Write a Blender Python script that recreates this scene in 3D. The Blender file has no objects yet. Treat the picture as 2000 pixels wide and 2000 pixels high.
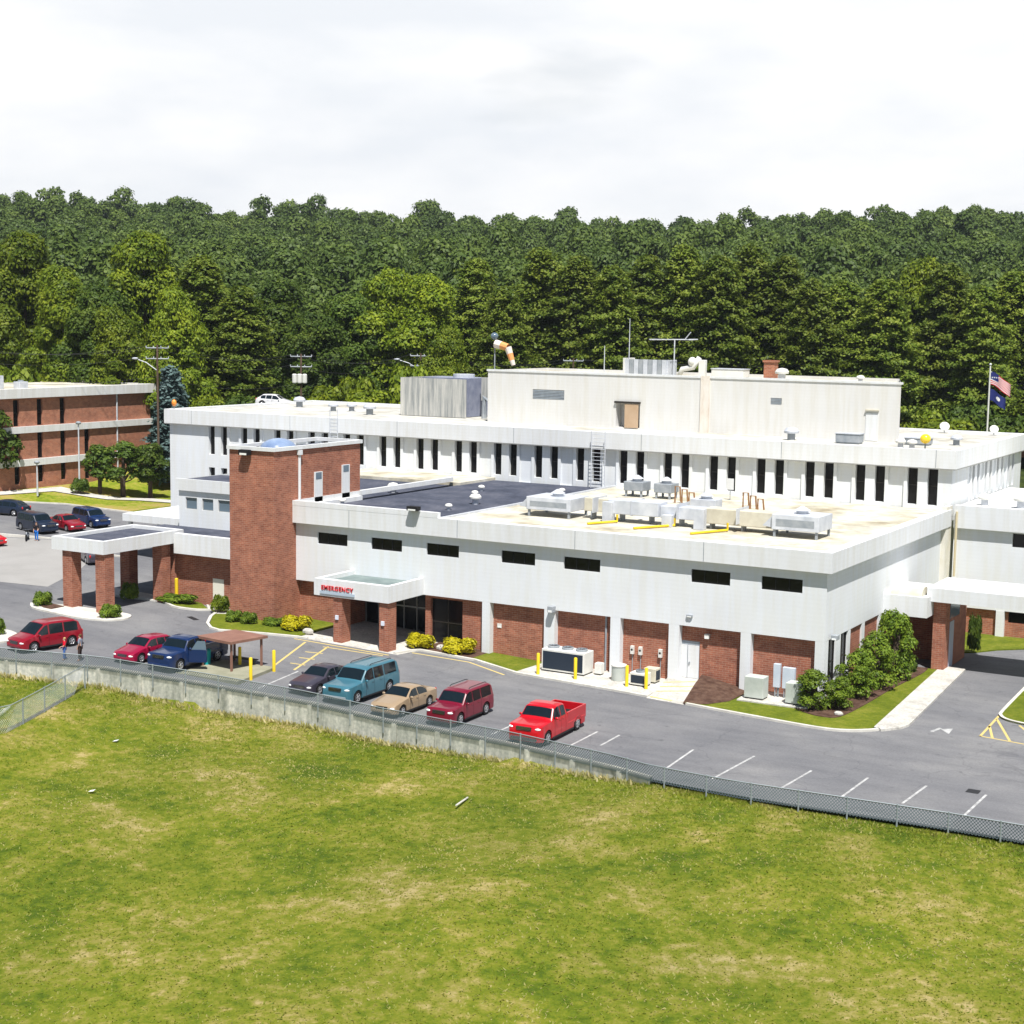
import bpy, bmesh, math, random
import numpy as np
from mathutils import Vector, Matrix
R = math.radians
sc = bpy.context.scene
col = sc.collection

# ------------------------------------------------------------------ camera, sky, sun, exposure
CAM = Vector((30.8126, -92.3571, 23.3715))
yaw, pitch, roll = 0.523841, 0.120646, -0.014694
fw = Vector((-math.sin(yaw) * math.cos(pitch), math.cos(yaw) * math.cos(pitch), -math.sin(pitch)))
rt = Vector((math.cos(yaw), math.sin(yaw), 0)); dn = fw.cross(rt)
r2 = math.cos(roll) * rt + math.sin(roll) * dn
d2 = -math.sin(roll) * rt + math.cos(roll) * dn
cd = bpy.data.cameras.new('camera'); cam = bpy.data.objects.new('camera', cd); col.objects.link(cam)
M = Matrix((r2, -d2, -fw)).transposed().to_4x4(); M.translation = CAM
cam.matrix_world = M
cd.sensor_width = 36; cd.lens = 3055.4 / 2000 * 36; cd.clip_start = 1; cd.clip_end = 6000
sc.camera = cam
SUN_EL, SUN_AZ = R(62), R(141)
w = bpy.data.worlds.new('World'); sc.world = w; w.use_nodes = True
nt = w.node_tree; bg = nt.nodes['Background']
sky = nt.nodes.new('ShaderNodeTexSky'); sky.sky_type = 'NISHITA'; sky.sun_disc = False
sky.sun_elevation = SUN_EL; sky.sun_rotation = SUN_AZ; sky.air_density = 1.2; sky.dust_density = 1.0; sky.altitude = 400
# thin summer cloud bank, thickest low over the horizon, drawn by direction in the world
tcw = nt.nodes.new('ShaderNodeTexCoord'); sxw = nt.nodes.new('ShaderNodeSeparateXYZ'); nt.links.new(tcw.outputs['Generated'], sxw.inputs[0])
mpw = nt.nodes.new('ShaderNodeMapping'); mpw.inputs['Scale'].default_value = (2.2, 2.2, 7); nt.links.new(tcw.outputs['Generated'], mpw.inputs[0])
nzw = nt.nodes.new('ShaderNodeTexNoise'); nzw.inputs['Scale'].default_value = 1.6; nzw.inputs['Detail'].default_value = 7; nt.links.new(mpw.outputs[0], nzw.inputs['Vector'])
mrw = nt.nodes.new('ShaderNodeMapRange'); mrw.inputs['From Min'].default_value = .12; mrw.inputs['From Max'].default_value = .75; mrw.inputs['To Min'].default_value = .62; mrw.inputs['To Max'].default_value = -.12; nt.links.new(sxw.outputs[2], mrw.inputs[0])
adw = nt.nodes.new('ShaderNodeMath'); adw.operation = 'ADD'; nt.links.new(nzw.outputs[0], adw.inputs[0]); nt.links.new(mrw.outputs[0], adw.inputs[1])
rpw = nt.nodes.new('ShaderNodeValToRGB'); rpw.color_ramp.elements[0].position = .5; rpw.color_ramp.elements[1].position = .95; nt.links.new(adw.outputs[0], rpw.inputs[0])
# the bank lies to the north, behind the wooded ridge
mrn = nt.nodes.new('ShaderNodeMapRange'); mrn.inputs['From Min'].default_value = -.1; mrn.inputs['From Max'].default_value = .5; nt.links.new(sxw.outputs[1], mrn.inputs[0])
mun = nt.nodes.new('ShaderNodeMath'); mun.operation = 'MULTIPLY'; nt.links.new(rpw.outputs[0], mun.inputs[0]); nt.links.new(mrn.outputs[0], mun.inputs[1])
mxw = nt.nodes.new('ShaderNodeMix'); mxw.data_type = 'RGBA'; nt.links.new(mun.outputs[0], mxw.inputs[0]); nt.links.new(sky.outputs[0], mxw.inputs[6]); 
nz2 = nt.nodes.new('ShaderNodeTexNoise'); nz2.inputs['Scale'].default_value = 2.6; nz2.inputs['Detail'].default_value = 8; nt.links.new(mpw.outputs[0], nz2.inputs['Vector'])
rp2 = nt.nodes.new('ShaderNodeValToRGB'); rp2.color_ramp.elements[0].position = .36; rp2.color_ramp.elements[1].position = .62
rp2.color_ramp.elements[0].color = (.83, .86, .90, 1); rp2.color_ramp.elements[1].color = (1, 1, 1, 1); nt.links.new(nz2.outputs[0], rp2.inputs[0])
vmw = nt.nodes.new('ShaderNodeVectorMath'); vmw.operation = 'SCALE'; vmw.inputs['Scale'].default_value = 15.6; nt.links.new(rp2.outputs[0], vmw.inputs[0]); nt.links.new(vmw.outputs[0], mxw.inputs[7])
nt.links.new(mxw.outputs[2], bg.inputs[0]); bg.inputs[1].default_value = 0.05
sd = bpy.data.lights.new('sun', 'SUN'); sun = bpy.data.objects.new('sun', sd); col.objects.link(sun)
sd.energy = 5.0; sd.angle = R(0.5); sd.color = (1, 0.97, 0.93)
sdir = Vector((math.sin(SUN_AZ) * math.cos(SUN_EL), math.cos(SUN_AZ) * math.cos(SUN_EL), math.sin(SUN_EL)))
sun.rotation_euler = sdir.to_track_quat('Z', 'Y').to_euler(); sun.location = (60, -60, 120)
sc.view_settings.view_transform = 'Standard'; sc.view_settings.look = 'None'; sc.view_settings.gamma = 1
sc.view_settings.exposure = 0.50
sc.render.engine = 'CYCLES'

# ------------------------------------------------------------------ terrain height
FH = Vector((-math.sin(yaw), math.cos(yaw)))
def lot(x):
    return .045 * max(0, min(-x, 72) - 20) + .025 * max(0, min(-x, 96) - 72)
WALL = [(-90, -40.0, 2.6), (-64, -29.5, 1.9), (-47.2, -23.1, .9), (-40.8, -20.5, 1.05), (-33.3, -19.3, 1.5), (-25.9, -18.5, 1.25), (-18.4, -18.6, 1.12),
        (-11.3, -19.05, .85), (-4.5, -20.1, .45), (-2.1, -20.75, .15)]
def wall_y(x):
    pts = [(p[0], p[1]) for p in WALL] + [(6, -20.9), (14, -20.4), (60, -20.4)]
    if x <= pts[0][0]: return pts[0][1]
    for (a, b), (c, d) in zip(pts, pts[1:]):
        if x <= c: return b + (d - b) * (x - a) / (c - a)
    return pts[-1][1]
def wall_h(x):
    pts = [(p[0], p[2]) for p in WALL] + [(2, .12), (60, .12)]
    if x <= pts[0][0]: return pts[0][1]
    for (a, b), (c, d) in zip(pts, pts[1:]):
        if x <= c: return b + (d - b) * (x - a) / (c - a)
    return pts[-1][1]
def sdist(x, y): return (x - CAM.x) * FH.x + (y - CAM.y) * FH.y
def ground(x, y):
    z = lot(x)
    if x < -96: z += .14 * min(8, -x - 96)
    s = sdist(x, y)
    if s > 184: z += .17 * min(s - 184, 52)
    if s > 236: z += .094 * (min(s, 575) - 236)
    if s > 300: z += .022 * max(-120, min(160, (x - CAM.x) * math.cos(yaw) + (y - CAM.y) * math.sin(yaw))) * min(1, (s - 300) / 200) + 4.0 * math.sin(x * .013 + 1) * min(1, (s - 300) / 150)
    if s > 600: z -= .12 * min(s - 600, 260)
    return z
def base_z(x, y):
    z = ground(x, y) - .07
    wy = wall_y(x)
    if y < wy + 1.2:
        d = wy - y
        z = ground(x, 0) - wall_h(x) - .03 * max(0, d) - .05
        z += .18 * math.sin(x * .23 + y * .11) * math.sin(y * .31 + 1) * min(1, max(0, d) / 4)
    return z

# ------------------------------------------------------------------ materials
def mat(name, base, rough=.7, spec=.3, metal=0, coat=0):
    m = bpy.data.materials.new(name); m.use_nodes = True
    b = m.node_tree.nodes['Principled BSDF']
    b.inputs['Base Color'].default_value = (*base, 1); b.inputs['Roughness'].default_value = rough
    b.inputs['Specular IOR Level'].default_value = spec; b.inputs['Metallic'].default_value = metal
    b.inputs['Coat Weight'].default_value = coat
    return m
def N(m, t, **kw):
    n = m.node_tree.nodes.new(t)
    for k, v in kw.items():
        if k in n.inputs: n.inputs[k].default_value = v
        else: setattr(n, k, v)
    return n
def L(m, a, b): m.node_tree.links.new(a, b)
def ramp(m, fac, stops):
    n = m.node_tree.nodes.new('ShaderNodeValToRGB'); e = n.color_ramp.elements
    while len(e) < len(stops): e.new(.5)
    for el, (p, c) in zip(e, stops): el.position = p; el.color = (*c, 1)
    L(m, fac, n.inputs[0]); return n.outputs[0]
def coords(m, scale=(1, 1, 1), kind='Object'):
    tc = N(m, 'ShaderNodeTexCoord'); mp = N(m, 'ShaderNodeMapping'); mp.inputs['Scale'].default_value = scale
    L(m, tc.outputs[kind], mp.inputs[0]); return mp.outputs[0]
def noise(m, vec, s, det=4, rough=.55):
    n = N(m, 'ShaderNodeTexNoise'); n.inputs['Scale'].default_value = s; n.inputs['Detail'].default_value = det
    n.inputs['Roughness'].default_value = rough
    L(m, vec, n.inputs['Vector']); return n.outputs[0]
def mix(m, fac, a, b, mode='MIX'):
    n = m.node_tree.nodes.new('ShaderNodeMix'); n.data_type = 'RGBA'; n.blend_type = mode
    if isinstance(fac, (int, float)): n.inputs[0].default_value = fac
    else: L(m, fac, n.inputs[0])
    for i, v in ((6, a), (7, b)):
        if isinstance(v, tuple): n.inputs[i].default_value = (*v, 1)
        else: L(m, v, n.inputs[i])
    return n.outputs[2]
def bsdf(m): return m.node_tree.nodes['Principled BSDF']
def bump(m, h, strength=.3, dist=.05):
    b = N(m, 'ShaderNodeBump'); b.inputs['Strength'].default_value = strength; b.inputs['Distance'].default_value = dist
    L(m, h, b.inputs['Height']); L(m, b.outputs[0], bsdf(m).inputs['Normal'])
def mottled(name, cols, s=1., rough=.8, det=6, spec=.2, s2=None, bumpy=0, scale=(1, 1, 1)):
    m = mat(name, cols[0], rough, spec); v = coords(m, scale)
    f = noise(m, v, s, det, .6)
    n = len(cols); c = ramp(m, f, [(.3 + .4 * i / (n - 1), cols[i]) for i in range(n)])
    if s2:
        f2 = noise(m, v, s2, 3); k = ramp(m, f2, [(.3, (.72, .72, .72)), (.7, (1.12, 1.12, 1.12))]); c = mix(m, 1., c, k, 'MULTIPLY')
    L(m, c, bsdf(m).inputs['Base Color'])
    if bumpy: bump(m, f, bumpy, .08)
    return m
def white_wall(name, base, streak=.10):
    m = mat(name, base, .75, .2)
    v = coords(m, (1.6, 1.6, .12)); f = noise(m, v, 1.2, 6, .65)
    v2 = coords(m, (.25, .25, .25)); f2 = noise(m, v2, 1., 3)
    v3 = coords(m, (.0, .0, 1.)); wv = N(m, 'ShaderNodeTexWave'); wv.bands_direction = 'Z'
    wv.inputs['Scale'].default_value = 1.1; wv.inputs['Distortion'].default_value = .2; L(m, v3, wv.inputs['Vector'])
    d = tuple(b * (1 - streak * 2.2) * k for b, k in zip(base, (1, .985, .94)))
    c = mix(m, 1., ramp(m, f, [(.38, d), (.58, base)]), ramp(m, f2, [(.3, (.95, .95, .955)), (.7, (1.02, 1.02, 1.015))]), 'MULTIPLY')
    c = mix(m, .02, c, wv.outputs[0], 'MULTIPLY')
    L(m, c, bsdf(m).inputs['Base Color']); return m
def brick(name, c1, c2, mortar, lum=1):
    m = mat(name, c1, .85, .15)
    tc = N(m, 'ShaderNodeTexCoord'); sp = N(m, 'ShaderNodeSeparateXYZ'); L(m, tc.outputs['Object'], sp.inputs[0])
    ad = N(m, 'ShaderNodeMath', operation='ADD'); L(m, sp.outputs[0], ad.inputs[0]); L(m, sp.outputs[1], ad.inputs[1])
    cb = N(m, 'ShaderNodeCombineXYZ'); L(m, ad.outputs[0], cb.inputs[0]); L(m, sp.outputs[2], cb.inputs[1])
    b = N(m, 'ShaderNodeTexBrick'); b.inputs['Scale'].default_value = 1.; b.inputs['Brick Width'].default_value = .42
    b.inputs['Row Height'].default_value = .14; b.inputs['Mortar Size'].default_value = .012
    b.inputs['Color1'].default_value = (*c1, 1); b.inputs['Color2'].default_value = (*c2, 1); b.inputs['Mortar'].default_value = (*mortar, 1)
    L(m, cb.outputs[0], b.inputs['Vector'])
    f = noise(m, cb.outputs[0], 1.7, 6, .7); k = ramp(m, f, [(.32, (.74, .72, .75)), (.5, (1, 1, 1)), (.68, (1.22, 1.16, 1.1))])
    f2 = noise(m, cb.outputs[0], .35, 3, .6); k2 = ramp(m, f2, [(.3, (.88, .88, .9)), (.7, (1.1, 1.08, 1.05))])
    c = mix(m, 1., mix(m, 1., b.outputs[0], k, 'MULTIPLY'), k2, 'MULTIPLY')
    L(m, c, bsdf(m).inputs['Base Color']); return m
def leafy(name, a, b, c, trans=.36, rnd=.25, s=.35):
    m = bpy.data.materials.new(name); m.use_nodes = True; nt = m.node_tree; bs = bsdf(m)
    v = coords(m); f = noise(m, v, s, 3)
    gi = N(m, 'ShaderNodeNewGeometry')
    ad = N(m, 'ShaderNodeMath', operation='MULTIPLY_ADD'); ad.inputs[1].default_value = .35; L(m, gi.outputs['Random Per Island'], ad.inputs[0])
    sb = N(m, 'ShaderNodeMath', operation='MULTIPLY_ADD'); sb.inputs[1].default_value = 1.0; sb.inputs[2].default_value = -.18; L(m, f, sb.inputs[0]); L(m, sb.outputs[0], ad.inputs[2])
    cc = ramp(m, ad.outputs[0], [(.22, a), (.5, b), (.78, c)])
    oi = N(m, 'ShaderNodeObjectInfo'); hs = N(m, 'ShaderNodeHueSaturation')
    mr = N(m, 'ShaderNodeMapRange'); mr.inputs['To Min'].default_value = 1 - rnd; mr.inputs['To Max'].default_value = 1 + rnd
    L(m, oi.outputs['Random'], mr.inputs[0]); L(m, mr.outputs[0], hs.inputs['Value'])
    L(m, cc, hs.inputs['Color']); L(m, hs.outputs[0], bs.inputs['Base Color'])
    bs.inputs['Roughness'].default_value = .55; bs.inputs['Specular IOR Level'].default_value = .25
    tr = N(m, 'ShaderNodeBsdfTranslucent'); L(m, hs.outputs[0], tr.inputs[0])
    mx = N(m, 'ShaderNodeMixShader'); mx.inputs[0].default_value = trans
    L(m, bs.outputs[0], mx.inputs[1]); L(m, tr.outputs[0], mx.inputs[2]); L(m, mx.outputs[0], nt.nodes['Material Output'].inputs[0])
    return m

WHITE = white_wall('painted_concrete_white', (.74, .765, .79), .014)
WHITE2 = white_wall('fascia_panel_white', (.72, .735, .75), .03)
CREAM = white_wall('penthouse_panel_cream', (.68, .675, .66), .025)
CONC = mottled('concrete_pale', [(.42, .40, .36), (.55, .53, .48), (.62, .60, .55)], .8, .85, s2=6)
CURB = mottled('curb_concrete', [(.48, .46, .41), (.66, .64, .58)], 1.5, .85)
CONCW = mat('weathered_retaining_concrete', (.3, .3, .27), .9, .15)
def _cw(m):
    v = coords(m, (1.1, 1.1, .16)); f = noise(m, v, 1., 6, .7)
    c = ramp(m, f, [(.28, (.24, .25, .22)), (.45, (.42, .43, .39)), (.6, (.58, .58, .53)), (.72, (.70, .67, .58))])
    v2 = coords(m); f2 = noise(m, v2, 5, 4); c = mix(m, 1., c, ramp(m, f2, [(.3, (.7, .72, .7)), (.7, (1.15, 1.12, 1.08))]), 'MULTIPLY')
    L(m, c, bsdf(m).inputs['Base Color'])
_cw(CONCW)
BRICK = brick('brick_red_brown', (.28, .096, .060), (.37, .145, .093), (.38, .26, .19))
BRICK2 = brick('brick_orange', (.34, .125, .075), (.41, .165, .10), (.40, .28, .2))
GLASS = mat('dark_window_glass', (.006, .006, .007), .15, .22)
GLASSB = mat('bluish_window_glass', (.12, .17, .22), .15, .6)
FRAME = mat('aluminium_frame', (.35, .35, .34), .45, .4, .3)
FRAMED = mat('bronze_frame', (.03, .025, .02), .5, .4)
DARKROOF = mottled('asphalt_roof_membrane', [(.040, .047, .070), (.072, .080, .110), (.115, .12, .15)], .35, .8, s2=2.5)
LIGHTROOF = mottled('pale_gravel_roof', [(.33, .28, .19), (.51, .47, .36), (.62, .59, .50), (.68, .66, .59)], .22, .9, s2=1.1)
MAINROOF = mottled('white_roof_coating', [(.40, .37, .30), (.56, .55, .50), (.62, .61, .58)], .15, .85, s2=.9)
METAL = mottled('galvanised_metal', [(.42, .45, .50), (.62, .64, .68)], 1.2, .42, spec=.5)
METALD = mottled('dull_grey_metal', [(.22, .25, .28), (.36, .38, .40)], 1.5, .5)
BEIGE = mottled('beige_duct_wrap', [(.50, .46, .36), (.64, .61, .50)], 1.5, .7)
CAB = mottled('cabinet_grey_green', [(.42, .46, .42), (.55, .58, .54)], 1.2, .6)
YEL = mat('safety_yellow', (.78, .56, .02), .5, .4)
YELF = mat('faded_road_yellow', (.58, .45, .17), .85, .1)
WHF = mottled('faded_road_white', [(.24, .24, .24), (.42, .42, .41), (.58, .58, .57)], 2.2, .85)
RED = mat('sign_red', (.62, .02, .03), .4, .4)
BLACK = mat('black_rubber', (.015, .015, .016), .8, .2)
DARK = mat('dark_metal', (.02, .02, .022), .6, .3)  # even near-black metal for grates, grilles, sills and wires
LOUV = mottled('louvre_grey', [(.24, .28, .33), (.38, .42, .46)], 3, .5)
RUST = mat('rusty_pipe', (.28, .15, .07), .8, .2)
WOODP = mottled('weathered_pole_wood', [(.07, .045, .03), (.16, .11, .08)], 3, .9, scale=(1, 1, .2))
SCREEN = mat('streaked_screen', (.4, .4, .38), .8, .2)
def _sw(m):
    v = coords(m, (1.6, 1.6, .09)); f = noise(m, v, 1.5, 6, .75)
    c = ramp(m, f, [(.3, (.16, .18, .19)), (.5, (.40, .40, .38)), (.68, (.62, .60, .55))]); L(m, c, bsdf(m).inputs['Base Color'])
_sw(SCREEN)
SOIL = mottled('brown_mulch', [(.045, .022, .015), (.09, .05, .035), (.13, .08, .055)], 2.5, .95, bumpy=.5)
SHELT = mottled('brown_shelter_roof', [(.20, .10, .075), (.28, .15, .11)], .8, .7)
BARK = mottled('bark', [(.05, .035, .025), (.12, .09, .07)], 4, .95, scale=(1, 1, .25))

def asphalt():
    m = mat('worn_asphalt', (.16, .16, .165), .9, .2); v = coords(m)
    f = noise(m, v, .12, 5, .6); f2 = noise(m, v, 9, 4, .7)
    c = ramp(m, f, [(.30, (.140, .142, .152)), (.5, (.178, .178, .184)), (.68, (.218, .216, .214))])
    c = mix(m, 1., c, ramp(m, f2, [(.25, (.80, .80, .80)), (.75, (1.15, 1.15, 1.15))]), 'MULTIPLY')
    # oil drips, patches and sealed cracks with shapes of their own
    vo = N(m, 'ShaderNodeTexVoronoi'); vo.feature = 'DISTANCE_TO_EDGE'; vo.inputs['Scale'].default_value = .13
    dv = noise(m, v, .8, 4); va = N(m, 'ShaderNodeVectorMath', operation='ADD')
    sc_ = N(m, 'ShaderNodeVectorMath', operation='SCALE'); sc_.inputs['Scale'].default_value = 2.5
    nn = N(m, 'ShaderNodeTexNoise'); nn.inputs['Scale'].default_value = .5; L(m, v, nn.inputs['Vector'])
    L(m, nn.outputs[1], sc_.inputs[0]); L(m, v, va.inputs[0]); L(m, sc_.outputs[0], va.inputs[1]); L(m, va.outputs[0], vo.inputs['Vector'])
    c = mix(m, ramp(m, vo.outputs['Distance'], [(.0, (.28, .28, .28)), (.010, (0, 0, 0))]), c, (.07, .07, .075))
    f4 = noise(m, coords(m, (.25, 1.2, 1)), .7, 4, .6)
    c = mix(m, 1., c, ramp(m, f4, [(.30, (.84, .84, .85)), (.55, (1, 1, 1)), (.75, (1.08, 1.07, 1.06))]), 'MULTIPLY')
    f3 = noise(m, v, 1.1, 3, .5); c = mix(m, ramp(m, f3, [(.66, (0, 0, 0)), (.74, (.6, .6, .6))]), c, (.085, .085, .09))
    L(m, c, bsdf(m).inputs['Base Color']); bump(m, f2, .15, .02); return m
ASPH = asphalt()
def grass_mat(name, cols, s=.35, s2=2.2, s3=.08):
    m = mat(name, cols[0], .9, .1); v = coords(m)
    f = noise(m, v, s2, 7, .72); f2 = noise(m, v, s, 4, .6); f3 = noise(m, v, s3, 2); f4 = noise(m, v, 11, 5, .8)
    a = N(m, 'ShaderNodeMath', operation='ADD'); L(m, f, a.inputs[0]); L(m, f2, a.inputs[1])
    b = N(m, 'ShaderNodeMath', operation='MULTIPLY_ADD'); b.inputs[1].default_value = .5; L(m, a.outputs[0], b.inputs[0]); b.inputs[2].default_value = 0
    n = len(cols); c = ramp(m, b.outputs[0], [(.39 + .24 * i / (n - 1), cols[i]) for i in range(n)])
    c = mix(m, 1., c, ramp(m, f3, [(.3, (.88, .9, .88)), (.7, (1.1, 1.08, 1.0))]), 'MULTIPLY')
    c = mix(m, 1., c, ramp(m, f4, [(.3, (.72, .74, .7)), (.7, (1.25, 1.22, 1.2))]), 'MULTIPLY')
    L(m, c, bsdf(m).inputs['Base Color']); bump(m, f, .5, .12); return m
GRASS = grass_mat('meadow_grass', [(.055, .090, .007), (.095, .130, .009), (.145, .163, .016), (.215, .195, .048), (.33, .27, .125)], .22, 1.6)
LAWN = grass_mat('mown_lawn', [(.085, .115, .010), (.125, .155, .014), (.19, .195, .03)], .5, 3)
FOREST = grass_mat('forest_floor', [(.015, .025, .008), (.03, .045, .012), (.07, .09, .02)])
LAWNDRY = grass_mat('dry_lawn', [(.13, .19, .012), (.24, .26, .03), (.34, .27, .09), (.36, .24, .10)], .12, 2)

# ------------------------------------------------------------------ mesh helpers
class MB:
    def __init__(s): s.v = []; s.f = []; s.mi = []; s.cur = 0
    def add(s, vs, fs):
        o = len(s.v); s.v += [tuple(v) for v in vs]; s.f += [tuple(i + o for i in f) for f in fs]; s.mi += [s.cur] * len(fs); return s
    def box(s, x0, y0, z0, x1, y1, z1):
        x0, x1 = sorted((x0, x1)); y0, y1 = sorted((y0, y1)); z0, z1 = sorted((z0, z1))
        return s.add([(x0, y0, z0), (x1, y0, z0), (x1, y1, z0), (x0, y1, z0), (x0, y0, z1), (x1, y0, z1), (x1, y1, z1), (x0, y1, z1)],
                     [(3, 2, 1, 0), (4, 5, 6, 7), (0, 1, 5, 4), (1, 2, 6, 5), (2, 3, 7, 6), (3, 0, 4, 7)])
    def prism(s, poly, z0, z1):
        n = len(poly); a = sum(poly[i][0] * poly[(i + 1) % n][1] - poly[(i + 1) % n][0] * poly[i][1] for i in range(n))
        if a < 0: poly = poly[::-1]
        return s.add([(x, y, z0) for x, y in poly] + [(x, y, z1) for x, y in poly],
                     [tuple(range(n))[::-1], tuple(range(n, 2 * n))] + [(i, (i + 1) % n, n + (i + 1) % n, n + i) for i in range(n)])
    def tube(s, pts, r, n=8, r1=None, cap=True):
        pts = [Vector(p) for p in pts]; r1 = r if r1 is None else r1; vs = []; k = len(pts)
        for i, p in enumerate(pts):
            d = (pts[min(i + 1, k - 1)] - pts[max(i - 1, 0)]).normalized()
            u = d.cross(Vector((0, 0, 1)));  u = Vector((1, 0, 0)) if u.length < 1e-3 else u.normalized(); w_ = d.cross(u)
            rr = r + (r1 - r) * i / max(1, k - 1)
            vs += [p + rr * (math.cos(2 * math.pi * j / n) * u + math.sin(2 * math.pi * j / n) * w_) for j in range(n)]
        fs = [(i * n + j, i * n + (j + 1) % n, (i + 1) * n + (j + 1) % n, (i + 1) * n + j) for i in range(k - 1) for j in range(n)]
        if cap: fs += [tuple(range(n))[::-1], tuple((k - 1) * n + j for j in range(n))]
        return s.add(vs, fs)
    def lathe(s, prof, c=(0, 0, 0), n=16, axis='z'):
        vs = []
        for r, h in prof:
            for j in range(n):
                a = 2 * math.pi * j / n; p = (r * math.cos(a), r * math.sin(a), h)
                if axis == 'y': p = (p[0], p[2], -p[1])
                if axis == 'x': p = (p[2], p[0], p[1])
                vs.append((p[0] + c[0], p[1] + c[1], p[2] + c[2]))
        k = len(prof)
        fs = [(i * n + j, i * n + (j + 1) % n, (i + 1) * n + (j + 1) % n, (i + 1) * n + j) for i in range(k - 1) for j in range(n)]
        fs += [tuple(range(n))[::-1], tuple((k - 1) * n + j for j in range(n))]
        return s.add(vs, fs)
    def blob(s, c, r, n=10, m=6):
        prof = [(max(.001, math.sin(math.pi * i / m)), -math.cos(math.pi * i / m)) for i in range(m + 1)]
        o = len(s.v); s.lathe(prof, (0, 0, 0), n)
        s.v[o:] = [(c[0] + v[0] * r[0], c[1] + v[1] * r[1], c[2] + v[2] * r[2]) for v in s.v[o:]]; return s
    def build(s, name, mats, parent=None, smooth=False, local=False, angle=None, bev=0, loc=None):
        me = bpy.data.meshes.new(name); off = Vector((0, 0, 0))
        if parent is not None and not local:
            off = parent.matrix_world.translation.copy() if parent.parent is None else Vector(parent['_o'])
        if parent is None and loc is not None: off = Vector(loc)
        me.from_pydata([(v[0] - off.x, v[1] - off.y, v[2] - off.z) for v in s.v], [], s.f)
        for m in (mats if isinstance(mats, (list, tuple)) else [mats]): me.materials.append(m)
        if any(s.mi): me.polygons.foreach_set('material_index', s.mi)
        if smooth or angle:
            me.shade_smooth()
            if angle: me.set_sharp_from_angle(angle=R(angle))
        me.update()
        o = bpy.data.objects.new(name, me); col.objects.link(o)
        if parent is not None: o.parent = parent; o['_o'] = tuple(off)
        elif loc is not None: o.location = loc
        if bev:
            b = o.modifiers.new('bevel', 'BEVEL'); b.width = bev; b.segments = 2; b.limit_method = 'ANGLE'
        return o
def tag(o, label=None, cat=None, group=None, kind=None):
    if label: o['label'] = label
    if cat: o['category'] = cat
    if group: o['group'] = group
    if kind: o['kind'] = kind
    return o
def empty(name, loc, rz=0, label=None, cat=None, group=None):
    o = bpy.data.objects.new(name, None); col.objects.link(o); o.location = loc; o.rotation_euler = (0, 0, rz); o.empty_display_size = .3
    o.matrix_world = Matrix.Translation(loc) @ Matrix.Rotation(rz, 4, 'Z')
    return tag(o, label, cat, group)
def copy_tree(o, parent=None):
    c = o.copy(); col.objects.link(c)
    if parent is not None: c.parent = parent
    for ch in o.children: copy_tree(ch, c)
    return c
def text_mesh(body, size, ext):
    cu = bpy.data.curves.new('t', 'FONT'); cu.body = body; cu.size = size; cu.extrude = ext; cu.offset = size * .004; cu.space_character = 1.08; cu.align_x = 'CENTER'
    o = bpy.data.objects.new('t', cu); col.objects.link(o)
    me = bpy.data.meshes.new_from_object(o.evaluated_get(bpy.context.evaluated_depsgraph_get()))
    bpy.data.objects.remove(o); return me

# ------------------------------------------------------------------ draped sheets
def drape(name, poly, dz, m, th=.3, parent=None, hf=None, step=4):
    hf = hf or ground
    bm = bmesh.new(); f = bm.faces.new([bm.verts.new((x, y, 0)) for x, y in poly])
    if f.normal.z < 0 or sum(poly[i - 1][0] * poly[i][1] - poly[i][0] * poly[i - 1][1] for i in range(len(poly))) < 0: f.normal_flip()
    xs = [p[0] for p in poly]; ys = [p[1] for p in poly]
    for ax, lo, hi in ((0, min(xs), max(xs)), (1, min(ys), max(ys))):
        t = math.floor(lo / step) * step + step
        while t < hi:
            co = (t, 0, 0) if ax == 0 else (0, t, 0); no = (1, 0, 0) if ax == 0 else (0, 1, 0)
            bmesh.ops.bisect_plane(bm, geom=bm.verts[:] + bm.edges[:] + bm.faces[:], plane_co=co, plane_no=no); t += step
    bmesh.ops.triangulate(bm, faces=bm.faces[:])
    if th:
        ed = [e for e in bm.edges if e.is_boundary]; r = bmesh.ops.extrude_edge_only(bm, edges=ed)
        low = {v for v in r['geom'] if isinstance(v, bmesh.types.BMVert)}
    else: low = set()
    for v in bm.verts: v.co.z = hf(v.co.x, v.co.y) + dz - (th if v in low else 0)
    bmesh.ops.recalc_face_normals(bm, faces=bm.faces[:])
    if sum(fc.normal.z * fc.calc_area() for fc in bm.faces) < 0: bmesh.ops.reverse_faces(bm, faces=bm.faces[:])
    me = bpy.data.meshes.new(name); bm.to_mesh(me); bm.free(); me.materials.append(m)
    o = bpy.data.objects.new(name, me); col.objects.link(o)
    if parent: o.parent = parent
    else: o['kind'] = 'structure'
    return o
def ribbon(pts, wd):
    """poly outline of a strip of width wd to the left of the polyline"""
    out = []
    for i, p in enumerate(pts):
        a = pts[max(i - 1, 0)]; b = pts[min(i + 1, len(pts) - 1)]; d = Vector((b[0] - a[0], b[1] - a[1])).normalized()
        out.append((p[0] - d.y * wd, p[1] + d.x * wd))
    return list(pts) + out[::-1]
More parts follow.
